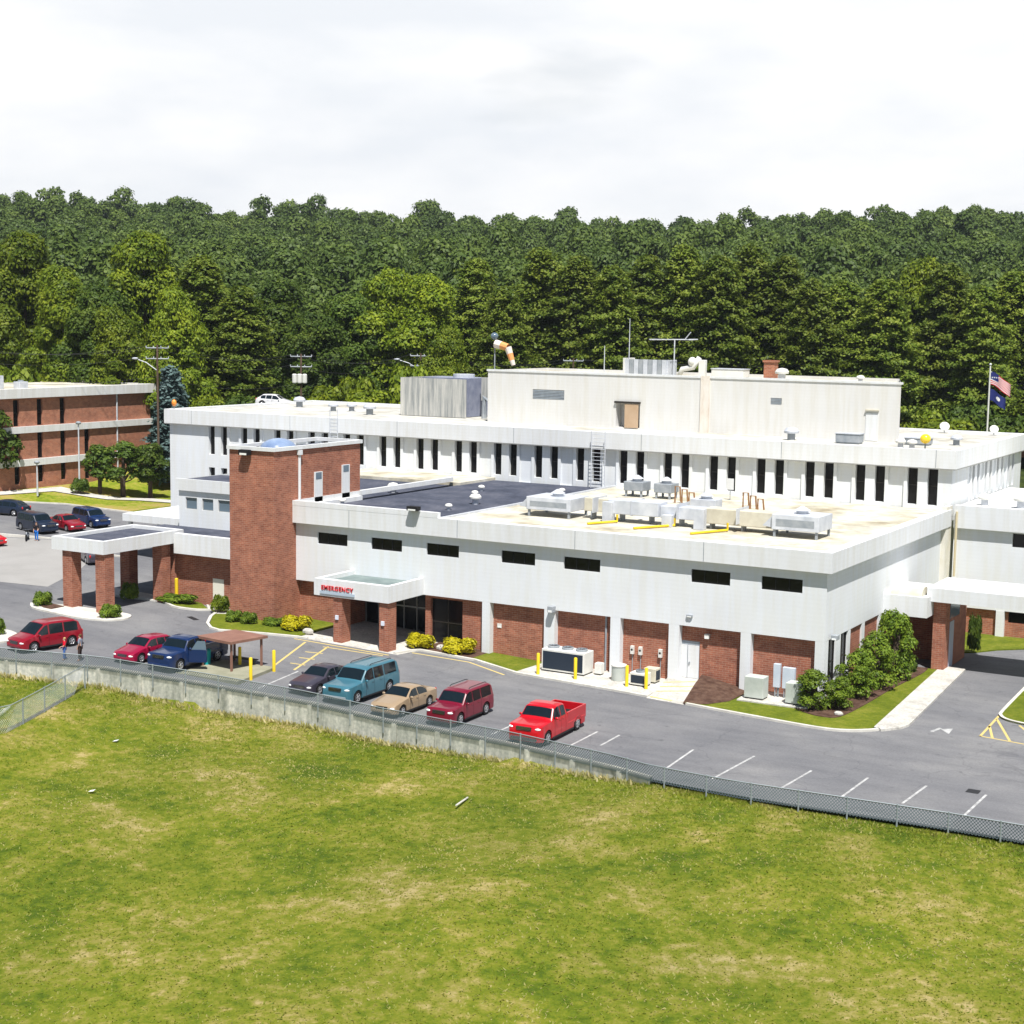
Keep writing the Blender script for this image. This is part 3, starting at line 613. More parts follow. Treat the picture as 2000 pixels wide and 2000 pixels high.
# east wing
mb = MB(); facade(mb, (0, 28.0, 0), X_, FRONT, .56, 42, 2.1, 8.26, [(4.98, 9.6, 7.05, 8.1, .2), (13, 17.6, 7.05, 8.1, .2)])
mb.add([(.56, 28, 2.1), (42, 28, 2.1), (42, 46, 2.1), (42, 46, 9.8), (42, 28, 9.8)], [(1, 2, 3, 4)])
ew = mb.build('east_wing', WHITE, H)
for a, b in ((4.98, 9.6), (13, 17.6)): add_window(ew, (0, 28, 0), X_, FRONT, a, b, 7.05, 8.1, .2, 3, 0)
m = MB(); m.box(.62, 27.6, 8.24, 42.3, 28.1, 9.98); m.box(41.8, 28.1, 8.24, 42.3, 46, 9.98); m.build('fascia', WHITE2, ew)
m = MB(); m.box(.57, 28.1, 9.2, 41.8, 46, 9.8); m.build('roof_deck', mottled('white_roof_membrane', [(.62, .62, .60), (.78, .78, .76)], .4, .8), ew)
m = MB(); facade(m, (0, 28.3, 0), X_, FRONT, .5, 42, -.5, 2.12, [(4.9, 8.6, 1.2, 2.1, .25), (11.2, 14, 1.2, 2.1, .25)]); m.build('brick_wall', BRICK2, ew)
for x in (4.05, 9.6, 15): m = MB(); m.box(x, 27.98, -.3, x + .62, 28.32, 2.099); m.build('pilaster', WHITE, ew)
for a, b in ((4.9, 8.6), (11.2, 14)): add_window(ew, (0, 28.3, 0), X_, FRONT, a, b, 1.2, 2.1, .25, 2, 0)
m = MB(); m.tube([(.85, 27.5, 4.5), (.85, 27.5, 9.5)], .09); m.build('downpipe', mat('tan_pipe', (.58, .50, .32), .6), ew)

# link canopy over the drive
mb = MB(); mb.box(.003, 12.0, 3.9, 3.05, 18, 5.3); mb.box(2.75, 12.9, 4.92, 24, 18.2, 5.86); lk = mb.build('link_canopy', WHITE2, H)
mb = MB(); mb.box(3.08, 13.55, -.2, 3.92, 19.3, 4.919); mb.box(-.45, 17.0, -.2, 3.07, 17.3, 3.899); br = mb.build('brick_pier', BRICK, lk)
m = MB(); m.box(3.921, 14.75, .1, 3.97, 15.75, 3.3); m.build('door', mat('blue_grey_door', (.36, .40, .50), .5, .3), br)
m = MB(); m.box(3.921, 14.7, 3.5, 3.96, 17.2, 4.85); m.build('transom_glass', GLASSB, br)
m = MB(); prof = []
for i in range(13):
    a = math.pi * i / 12; prof.append((13.1 - .95 * math.cos(a), 5.25 + .62 * math.sin(a)))
vs = [(x, y, z) for x in (.45, 2.6) for y, z in prof]; m.add(vs, [(i, i + 1, 14 + i, 13 + i) for i in range(12)] + [tuple(range(13)), tuple(range(13, 26))[::-1]])
m.build('vaulted_skylight', BEIGE, lk, angle=50)
m = MB(); m.box(23.2, 13.5, -.2, 24, 17.6, 4.919); m.build('pier', BRICK, lk)

# ------------------------------------------------------------------ brick annex on the left
A = empty('brick_annex', (-104, 30, 4), 0, 'three storey red brick building with white floor bands and flat white roof', 'building')
DRYW = white_wall('band_white', (.74, .74, .73), .05)
ws = []
for y in (23.0, 26.5, 30.1, 33.55, 37.0):
    for lo, hi in ((4.6, 6.55), (7.35, 10.25), (11.05, 14.0)): ws.append((y, y + .85, lo, hi))
ws += [(40.75, 41.6, 7.35, 10.25), (40.75, 41.6, 4.4, 6.5)]
mb = MB(); facade(mb, (-104, 0, 0), Y_, (1, 0, 0), 8, 51.8, 2.5, 14.2, [(*q, .3) for q in ws])
mb.add([(-104, 8, 2.5), (-128, 8, 2.5), (-128, 8, 14.2), (-104, 8, 14.2), (-104, 51.8, 2.5), (-128, 51.8, 2.5), (-128, 51.8, 14.2), (-104, 51.8, 14.2)], [(0, 1, 2, 3), (4, 7, 6, 5), (1, 5, 6, 2)])
mb.build('brick_wall', BRICK2, A)
for q in ws: add_window(A, (-104, 0, 0), Y_, (1, 0, 0), *q, .3, 1, 1)
ring(-128.5, 7.5, -103.5, 52.3, 14.2, 15.25, .7).build('fascia', DRYW, A)
m = MB(); m.box(-127.7, 8.3, 14.3, -104.3, 51.5, 15.1); m.build('roof', LIGHTROOF, A)
for z, y1 in ((6.58, 46.5), (10.28, 51.9)): m = MB(); m.box(-103.99, 7.9, z, -103.7, y1, z + .74); m.build('floor_band', DRYW, A)
m = MB(); m.tube([(-103.9, 46.0, 4), (-103.9, 46.0, 14.2)], .09); m.build('downpipe', METAL, A)
for i, (x, y, sx, sy, h, lb) in enumerate([(-108.5, 29.5, 3.4, 3.8, 1.5, 'long grey rooftop air handler at the near end of the brick building roof'), (-110.5, 25.6, 1.6, 1.4, 1.2, 'small square vent box left of the grey air handler on the brick building'),
                                      (-106.3, 33.4, 1.0, 1.3, .8, 'low grey hooded vent near the front edge of the brick building roof')]):
    u = empty('rooftop_unit', (x, y, 15.1), 0, lb, 'rooftop unit'); m = MB(); m.box(x - sx / 2, y - sy / 2, 15.1, x + sx / 2, y + sy / 2, 15.1 + h); m.build('casing', METAL, u, bev=.05)
    m = MB(); m.lathe([(min(sx, sy) * .32, 0), (min(sx, sy) * .32, .18)], (x, y, 15.1 + h)); m.build('fan_hood', METALD, u)
# far low brick building right of the penthouse
B = empty('distant_brick_building', (-24, 128, 10), 0, 'low red brick building with white roof edge half hidden behind bushes beyond the flagpole', 'building')
m = MB(); m.box(-36, 128, 6, 8, 140, 15.4); m.build('wall', BRICK2, B)
m = MB(); m.box(-36.5, 127.5, 15.4, 8.5, 140.5, 16.1); m.build('roof', WHITE2, B)
for k in range(9): m = MB(); m.box(-34 + k * 4.6, 127.9, 12.5, -32.6 + k * 4.6, 127.995, 14.3); m.build('window', GLASSB, B)

# ------------------------------------------------------------------ foliage
LEAF = {'bright': leafy('bright_broadleaf', (.066, .115, .006), (.160, .220, .012), (.28, .33, .022)),
        'olive': leafy('olive_pine', (.070, .120, .014), (.150, .205, .022), (.25, .29, .042)),
        'dark': leafy('dark_broadleaf', (.040, .078, .010), (.090, .150, .018), (.17, .23, .028)),
        'blue': leafy('blue_spruce', (.05, .085, .08), (.10, .16, .15), (.17, .24, .23), .1),
        'bush': leafy('round_bush', (.07, .125, .010), (.15, .23, .018), (.25, .33, .03), rnd=.1, s=1.5),
        'gold': leafy('golden_shrub', (.30, .28, .004), (.52, .46, .008), (.70, .62, .02), rnd=.05, s=2),
        'lime': leafy('lime_bush', (.09, .13, .006), (.18, .24, .01), (.30, .34, .02), rnd=.12, s=1.5),
        'hill': leafy('hill_forest', (.052, .090, .020), (.100, .155, .030), (.170, .230, .042), rnd=0, s=.035)}
def quads(P, Nn, S, rng):
    """leaf quads at P facing about Nn with sizes S"""
    n = len(P); Nn = Nn + rng.normal(0, .45, (n, 3)); Nn /= np.linalg.norm(Nn, axis=1)[:, None] + 1e-9
    t = rng.normal(0, 1, (n, 3)); u = np.cross(Nn, t); u /= np.linalg.norm(u, axis=1)[:, None] + 1e-9; v = np.cross(Nn, u)
    a = S[:, None] * rng.uniform(.7, 1.3, (n, 1)); b = S[:, None] * rng.uniform(.45, .9, (n, 1))
    return np.stack([P + u * a, P + v * b, P - u * a, P - v * b], 1).reshape(-1, 3)
def np_mesh(name, verts, m):
    nq = len(verts) // 4; me = bpy.data.meshes.new(name); me.vertices.add(len(verts)); me.vertices.foreach_set('co', verts.astype(np.float32).ravel())
    me.loops.add(nq * 4); me.loops.foreach_set('vertex_index', np.arange(nq * 4, dtype=np.int32)); me.polygons.add(nq)
    me.polygons.foreach_set('loop_start', np.arange(0, nq * 4, 4, dtype=np.int32)); me.update(calc_edges=True); me.materials.append(m); return me
def lobes_broad(rng, R_, H, h0, n):
    """lobe centres and radii filling an egg shaped crown between h0 and H"""
    c = []
    for k in range(n):
        t = (k + .5) / n; z = h0 + (H - h0) * (t ** .85); f = math.sin(math.pi * min(1, .16 + .80 * (z - h0) / (H - h0))) ** .8
        a = k * 2.4 + rng.uniform(-.5, .5); rr = R_ * f * rng.uniform(.35, .82)
        c.append((rr * math.cos(a), rr * math.sin(a), z * rng.uniform(.94, 1.0), R_ * rng.uniform(.24, .42)))
    return c
def crown_pts(rng, lobes, per, S, flat=.8):
    P = []; Nn = []
    for x, y, z, r in lobes:
        k = int(per * (r ** 2) / 4); d = rng.normal(0, 1, (k, 3)); d /= np.linalg.norm(d, axis=1)[:, None]; d[:, 2] = np.where(d[:, 2] < -.35, -d[:, 2], d[:, 2])
        rad = r * (1 + rng.normal(0, .13, (k, 1))); nz = np.sin(d[:, :1] * 5 + x) * np.cos(d[:, 1:2] * 6 + y) * .14; rad = rad * (1 + nz)
        P.append(np.array([x, y, z]) + d * rad * np.array([1, 1, flat])); Nn.append(d + np.array([0, 0, .35]))
    P = np.concatenate(P); return quads(P, np.concatenate(Nn), np.full(len(P), S), rng)
def pine_pts(rng, R_, H, h0, n, S, cone=1., dens=1.):
    """whorled branches with sprays of needles: horizontal layered texture"""
    P = []; Nn = []
    for k in range(n):
        t = k / n; z = h0 + (H - h0) * t; reach = R_ * ((1 - t) ** (.62 * cone) * .88 + .12) * min(1, .62 + t * 2) * rng.uniform(.65, 1.12); a = k * 2.4 + rng.uniform(-.4, .4)
        m = int((10 + 26 * reach / R_ * dens) * 10.5); s = rng.uniform(.15, 1, m) ** .7 * reach; wd = .16 * reach + .25
        off = rng.normal(0, 1, (m, 3)) * np.array([wd, wd, .28]) * .6
        x = s * math.cos(a) + off[:, 0]; y = s * math.sin(a) + off[:, 1]; zz = z + s * .10 - (s / reach) ** 2 * .5 + off[:, 2]
        P.append(np.stack([x, y, zz], 1)); Nn.append(np.stack([np.cos(a) * .35 * np.ones(m), np.sin(a) * .35 * np.ones(m), np.ones(m)], 1))
    P = np.concatenate(P); return quads(P, np.concatenate(Nn), np.full(len(P), S), rng)
def trunk_mesh(H, r, lobes=None, lean=0):
    m = MB(); m.tube([(0, 0, -1.5), (.1, 0, H * .3), (lean, .1, H * .6), (lean, 0, H * .9)], r, 8, r * .25)
    if lobes:
        for x, y, z, q in lobes[:10]: m.tube([(lean * .5, 0, max(H * .25, z * .55)), (x * .5, y * .5, z * .8), (x * .9, y * .9, z)], r * .35, 5, r * .1)
    return m
PROTO = {}
def proto(kind, leaf, seed, H=20., R_=5.5, h0=3., n=22, per=230, S=.3):
    rng = np.random.default_rng(seed)
    if kind == 'broad':
        lb = lobes_broad(rng, R_, H * .93, h0, n); v = crown_pts(rng, lb, per, S); tm = trunk_mesh(H, .35, lb)
    else:
        v = pine_pts(rng, R_, H, h0, n, S, 1. if kind == 'pine' else 1.3, 1.); tm = trunk_mesh(H, .3)
    me = np_mesh('crown', v, LEAF[leaf]); tb = tm.build('trunk', BARK); tme = tb.data; bpy.data.objects.remove(tb)
    return me, tme, H
def place(pr, name, x, y, h, wscale=1, rz=0, label=None, cat='tree', group=None, z=None):
    me, tme, H0 = pr; z = ground(x, y) if z is None else z; s = h / H0
    r_ = empty(name, (x, y, z), rz, label, cat, group); r_.scale = (s * wscale, s * wscale, s)
    for nm, d in (('crown', me), ('trunk', tme)):
        o = bpy.data.objects.new(nm, d); col.objects.link(o); o.parent = r_
    return r_
random.seed(5)
PB = [proto('broad', 'bright', s, per=1150, n=34, S=.21) for s in (1, 2)]
PD = [proto('broad', 'dark', s, per=1100, n=34, S=.21) for s in (3, 4, 9)]
PO = [proto('pine', 'olive', s, R_=6.0, h0=3.0, n=165, S=.20) for s in (5, 6, 7)]
PS = proto('spruce', 'blue', 8, H=12, R_=3.2, h0=.6, n=90, S=.26)
def pix(x, y, t):
    """world point seen at photo pixel x,y at forward distance t"""
    d = fw + r2 * ((x - 1000) / 3055.4) + d2 * ((y - 1000) / 3055.4); return CAM + d * t
def standing(px, ytop, t):
    p = pix(px, ytop, t); return p.x, p.y, p.z - ground(p.x, p.y)
# (photo column, top row, distance, kind, width, label)
TREES = [
 (-70, 470, 214, PB[0], 1.15, 'tall bright green tree at the left edge, behind the brick building'),
 (45, 452, 208, PB[1], 1.15, 'tall bright green tree behind the air handler of the brick building'),
 (120, 520, 200, PB[0], 1.0, 'medium bright green tree right of the tallest left tree, behind the brick building'),
 (190, 545, 198, PD[0], 1.0, 'darker green tree behind the right half of the brick building roof'),
 (280, 452, 204, PB[1], 1.2, 'tall bright rounded tree above the right end of the brick building'),
 (225, 600, 194, PB[0], .8, 'small leafy tree just above the brick building right roof end'),
 (345, 560, 192, PB[0], .8, 'small bright tree right of the utility pole with two crossarms'),
 (395, 500, 206, PO[0], 1.25, 'broad olive pine behind the blue spruce'),
 (470, 560, 200, PO[1], 1.1, 'dark shaded pine right of the blue spruce, above the roof left end'),
 (545, 545, 212, PD[1], 1.1, 'dark rounded tree between the shaded pine and the transformer pole'),
 (610, 600, 200, PD[0], 1.0, 'dark green tree directly behind the transformer pole'),
 (680, 560, 212, PD[2], 1.0, 'mid green tree right of the transformer pole'),
 (755, 525, 214, PB[0], 1.1, 'bright green tree left of centre, behind the lime topped bush'),
 (830, 535, 212, PB[1], 1.1, 'bright spreading tree above the streaked roof screen'),
 (870, 640, 196, PB[0], .7, 'small pale green tree left of the orange windsock'),
 (930, 505, 222, PO[2], 1.1, 'olive pine behind the orange windsock'),
 (985, 560, 205, PO[0], 1.0, 'dark pine just right of the orange windsock'),
 (1060, 485, 216, PO[1], 1.25, 'tall olive pine above the left louvre of the penthouse'),
 (1130, 500, 212, PO[2], 1.2, 'tall pine above the sliding door of the penthouse'),
 (1195, 520, 208, PO[0], 1.1, 'pine behind the thin whip antenna on the penthouse'),
 (1265, 500, 216, PO[1], 1.2, 'olive pine behind the rooftop metal enclosure'),
 (1335, 478, 214, PO[2], 1.2, 'tall pine behind the flat rooftop aerial'),
 (1405, 500, 210, PO[0], 1.2, 'pine above the white rooftop pipework'),
 (1470, 478, 216, PO[1], 1.2, 'tall yellowish pine above the brick chimney on the penthouse'),
 (1535, 500, 214, PO[2], 1.2, 'pine right of the brick chimney, above the small louvre'),
 (1590, 545, 206, PO[0], 1.1, 'rounded pine behind the right half of the penthouse'),
 (1650, 550, 210, PO[1], 1.2, 'pale olive pine behind the white penthouse door'),
 (1730, 545, 206, PO[2], 1.2, 'dark pine at the right end of the penthouse'),
 (1800, 505, 216, PB[0], 1.1, 'rounded bright topped tree between the penthouse and the flagpole'),
 (1855, 515, 212, PO[0], 1.2, 'tall pine directly behind the flagpole'),
 (1920, 560, 208, PO[1], 1.1, 'dark pine just right of the flagpole'),
 (1985, 530, 214, PO[2], 1.2, 'tall olive pine at the right edge'),
 (2070, 540, 210, PO[0], 1.2, None), (2160, 520, 214, PO[1], 1.2, None), (-160, 500, 216, PB[0], 1.2, None),
]
for px, yt, t, pr, ws_, lb in TREES:
    x, y, h = standing(px, yt, t)
    place(pr, 'pine_tree' if pr in PO else 'broadleaf_tree', x, y, h, ws_ * 20 / max(h, 16), random.uniform(0, 6.28), lb or ('tall tree beyond the right edge' if px > 2100 else ('tall tree at the far right' if px > 0 else 'tall tree beyond the left edge')), 'tree', 'big trees behind the hospital')
x, y, h = standing(333, 718, 186)
place(PS, 'blue_spruce', x, y, h, 1.05, 0, 'pale blue green spruce beside the utility pole left of the main roof', 'tree')
# smaller trees and bushes at the foot of the wood
def bush_mesh(leaf, seed, n=9, S=.09, per=2600):
    rng = np.random.default_rng(seed); lb = [(math.cos(k * 2.4) * .55 * (k / n) ** .5, math.sin(k * 2.4) * .55 * (k / n) ** .5, .5 + .25 * rng.uniform(-1, 1), .45 * rng.uniform(.75, 1.1)) for k in range(n)]
    return np_mesh('bush', crown_pts(rng, lb, per * 4, S, .85), LEAF[leaf])
BU = {k: [bush_mesh(k, 20 + i) for i in range(2)] for k in ('bush', 'gold', 'lime', 'dark', 'bright')}
def bush(name, kind, x, y, wdt, hgt, label, z=None, group=None, i=0, dep=None, cat='shrub'):
    z = ground(x, y) + .1 if z is None else z
    o = bpy.data.objects.new(name, BU[kind][i % 2]); col.objects.link(o); o.location = (x, y, z); o.scale = (wdt / 2, (dep or wdt) / 2, hgt / 1.15); o.rotation_euler = (0, 0, random.uniform(-.3, .3))
    return tag(o, label, cat, group)
for px, yt, t, k, w_, h_, lb in [
    (695, 722, 196, 'lime', 5.5, 7, 'round lime topped bush right of the transformer pole'), (640, 745, 190, 'lime', 5, 4, 'yellow green shrub below the lime topped bush'),
    (720, 755, 190, 'lime', 6, 3.2, 'low yellow hedge clump left of the streaked roof screen'), (410, 775, 188, 'lime', 5, 2.4, 'low yellow green bush above the left end of the main roof'),
    (560, 770, 190, 'bright', 6, 3, 'green bush below the transformer pole'), (800, 700, 194, 'bright', 6, 7, 'light green small tree left of the roof screen street lamp'),
    (480, 765, 188, 'dark', 7, 4, 'dark bush between the spruce and the transformer pole'), (1700, 725, 190, 'dark', 7, 5, 'dark bush behind the right end of the penthouse'),
    (1850, 812, 186, 'lime', 8, 3.4, 'pale green bush left of the flagpole foot'), (1800, 790, 205, 'bright', 7, 5, 'green bush in front of the far brick building, left of the flagpole'),
    (1895, 780, 205, 'dark', 7, 5, 'dark bush in front of the far brick building, by the flagpole'), (1975, 800, 190, 'dark', 8, 5, 'dark bush at the right edge behind the east roof'), (20, 700, 195, 'bright', 8, 8, 'leafy bush at the left edge above the brick building roof')]:
    x, y, h = standing(px, yt, t); p = pix(px, yt, t)
    bush('bush', k, x, y, w_, h_, lb, z=p.z - h_, group='bushes at the foot of the wood', cat='bush')
# far wooded hillside: one mass of crowns
def hillside():
    rng = np.random.default_rng(77); K = []
    for s in range(4):
        lb = lobes_broad(rng, 5.6, 13, 1.5, 13); v = crown_pts(rng, lb, 300, .36); K.append(v)
    out = []; sd_ = 238.
    while sd_ < 610:
        step = 7.2 + (sd_ - 238) * .006; half = sd_ * .46 + 60; a = -half
        while a < half:
            la = a + rng.uniform(-3, 3); s = sd_ + rng.uniform(-3, 3); x = CAM.x + FH.x * s + math.cos(yaw) * la; y = CAM.y + FH.y * s + math.sin(yaw) * la
            th = rng.uniform(0, 6.28); k = K[rng.integers(4)]; c, q = math.cos(th), math.sin(th); sc_ = rng.uniform(.75, 1.3) * (1 + (sd_ - 238) * .0004)
            v = k.copy(); v[:, 0], v[:, 1] = (k[:, 0] * c - k[:, 1] * q) * sc_, (k[:, 0] * q + k[:, 1] * c) * sc_; v[:, 2] *= sc_ * rng.uniform(.9, 1.25)
            v += np.array([x, y, ground(x, y) - 1]); out.append(v); a += step
        sd_ += step * .92
    o = bpy.data.objects.new('hillside_forest', np_mesh('hillside_forest', np.concatenate(out), LEAF['hill'])); col.objects.link(o); tag(o, 'dense green forest covering the far hillside', 'forest', kind='stuff')
hillside()

# shrubs and small trees round the buildings
PM = [proto('broad', 'dark', s, H=7, R_=2.4, h0=2.0, n=16, per=1100, S=.20) for s in (31, 32)]
for px, py, yt, ws_, lb in [(193, 968, 868, 1.0, 'left one of three small dark trees on the lawn, with a leaning trunk'), (240, 972, 862, 1.1, 'middle one of three small dark trees on the lawn'), (292, 955, 866, 1.0, 'right one of three small dark trees, touching the white wall')]:
    p = pix(px, yt, 178); x, y = p.x, p.y; place(PM[0 if px != 240 else 1], 'small_tree', x, y, p.z - ground(x, y), ws_ * 1.12, random.uniform(0, 6), lb, 'tree', 'small trees on the lawn by the brick building')
p = pix(-12, 800, 172); place(PM[0], 'small_tree', p.x, p.y, p.z - ground(p.x, p.y), 1.0, 1, 'dark tree cut by the left edge in front of the brick building', 'tree')
bush('shrub', 'dark', -99.5, 35.5, 2.2, 1.9, 'dark rounded shrub beside the lamp post on the lawn')
for x, y, w_, h_, lb in [(-57.3, -9.9, 1.5, 1.25, 'round green bush at the left pier of the ambulance canopy'), (-50.9, -9.4, 1.7, 1.15, 'round green bush at the right front pier of the ambulance canopy'),
                         (-52.6, -18.7, 1.6, 1.4, 'round green bush at the left edge behind the red minivan'), (-54.2, -4.0, 1.5, 1.6, 'dark green bush at the rear pier under the ambulance canopy')]:
    bush('round_bush', 'bush', x, y, w_, h_, lb, group='clipped round bushes')
for x, y, w_, d_, h_, k, lb in [(-51.2, -2.1, 4.2, 1.7, .8, 'bush', 'low spreading green shrub beside the ambulance canopy'), (-46.5, -2.4, 1.6, 1.5, 1.5, 'bright', 'upright green shrub in front of the cream door'),
                                (-43.6, -4.3, 1.4, 1.2, 1.0, 'bush', 'round green shrub at the left corner of the brick tower'), (-42.4, -4.0, 1.5, 1.3, 1.0, 'bush', 'second round green shrub at the foot of the brick tower'),
                                (-40.6, -3.2, 2.4, 1.3, .7, 'bush', 'low green ground cover between the tower shrubs and the golden shrub'),
                                (-38.6, -3.3, 2.6, 1.9, 1.25, 'gold', 'golden yellow shrub between the brick tower and the entrance'),
                                (-28.9, -1.6, 2.6, 1.8, 1.15, 'gold', 'left of the two golden shrubs right of the entrance'), (-25.9, -1.3, 2.8, 1.9, 1.3, 'gold', 'right of the two golden shrubs, by the first white pilaster')]:
    bush('golden_shrub' if k == 'gold' else 'shrub', k, x, y, w_, h_, lb, dep=d_)
PT = [proto('broad', 'bush', q, H=3, R_=1.35, h0=.15, n=16, per=4200, S=.085) for q in (41, 42)]
for i, (x, y, w_, h_, lb) in enumerate([(.0, -1.9, 1.0, 2.5, 'dark leafy bush at the near corner of the white wing'), (1.35, -1.0, .8, 2.0, 'small rounded bush beside the corner bush'),
                            (1.5, 2.6, 1.05, 3.1, 'broad green bush in front of the tall side windows'), (1.6, 5.9, 1.1, 3.6, 'green bush, third from the corner along the side wall'),
                            (1.7, 9.4, 1.15, 4.6, 'tallest bush, at the link canopy end of the row')]):
    place(PT[i % 2], 'tall_bush', x, y, h_, w_ * 3.05 / h_, i * 1.3, lb, 'bush', 'row of bushes along the side wall', z=ground(x, y) + .1)
bush('evergreen_shrub', 'dark', 4.3, 20.4, 1.1, 3.3, 'narrow dark evergreen behind the link canopy pier')
bush('young_shrub', 'dark', 2.2, 11.7, 1.0, .9, 'small dark shrub at the foot of the brick pier')

# ------------------------------------------------------------------ vehicles
def interp(pts, x):
    if x <= pts[0][0]: return pts[0][1]
    for (a, b), (c, d) in zip(pts, pts[1:]):
        if x <= c: return b + (d - b) * (x - a) / (c - a + 1e-9)
    return pts[-1][1]
KIND = {
 'sedan': dict(top=[(0, .40), (.012, .46), (.05, .535), (.16, .60), (.27, .655), (.30, .68), (.44, .965), (.52, 1), (.62, .985), (.68, .94), (.80, .71), (.84, .69), (.975, .66), (.99, .58), (1, .45)],
               belt=.64, cowl=.29, roofa=.44, roofb=.67, back=.80, wins=[(.345, .535), (.55, .745)], roofw=.74),
 'hatch': dict(top=[(0, .38), (.012, .46), (.05, .52), (.15, .585), (.25, .65), (.28, .68), (.43, .965), (.55, 1), (.80, .95), (.93, .68), (.985, .60), (1, .42)],
               belt=.62, cowl=.27, roofa=.43, roofb=.82, back=.93, wins=[(.33, .53), (.545, .70), (.715, .85)], roofw=.76),
 'minivan': dict(top=[(0, .36), (.012, .43), (.06, .50), (.17, .575), (.205, .60), (.375, .955), (.48, 1), (.86, .975), (.93, .90), (.975, .60), (.995, .52), (1, .40)],
                 belt=.56, cowl=.20, roofa=.375, roofb=.93, back=.97, wins=[(.265, .42), (.44, .66), (.68, .90)], roofw=.82),
 'suv': dict(top=[(0, .42), (.010, .52), (.035, .575), (.16, .60), (.25, .625), (.365, .955), (.44, 1), (.90, .985), (.945, .93), (.975, .62), (.99, .56), (1, .42)],
             belt=.60, cowl=.25, roofa=.365, roofb=.945, back=.975, wins=[(.315, .475), (.49, .665), (.685, .91)], roofw=.83),
 'pickup': dict(top=[(0, .44), (.010, .56), (.03, .61), (.15, .635), (.245, .655), (.33, .96), (.39, 1), (.50, .995), (.545, .96), (.575, .665), (.58, .42), (.985, .42), (1, .42)],
                belt=.645, cowl=.245, roofa=.33, roofb=.545, back=.575, wins=[(.295, .43), (.445, .535)], roofw=.80)}
CARGLASS = mat('car_glass', (.006, .012, .016), .04, .5)
RIM = mat('alloy_rim', (.55, .55, .56), .3, .5, .8)
LAMP = mat('headlight_lens', (.85, .86, .84), .08, .8)
TAIL = mat('tail_light', (.45, .01, .01), .2, .5)
CHROME = mat('chrome', (.6, .6, .62), .15, .5, 1)
PLATE = mat('number_plate', (.7, .7, .68), .5)
def paint(name, c, rough=.28): return mat(name, c, rough, .4, .0, .6)
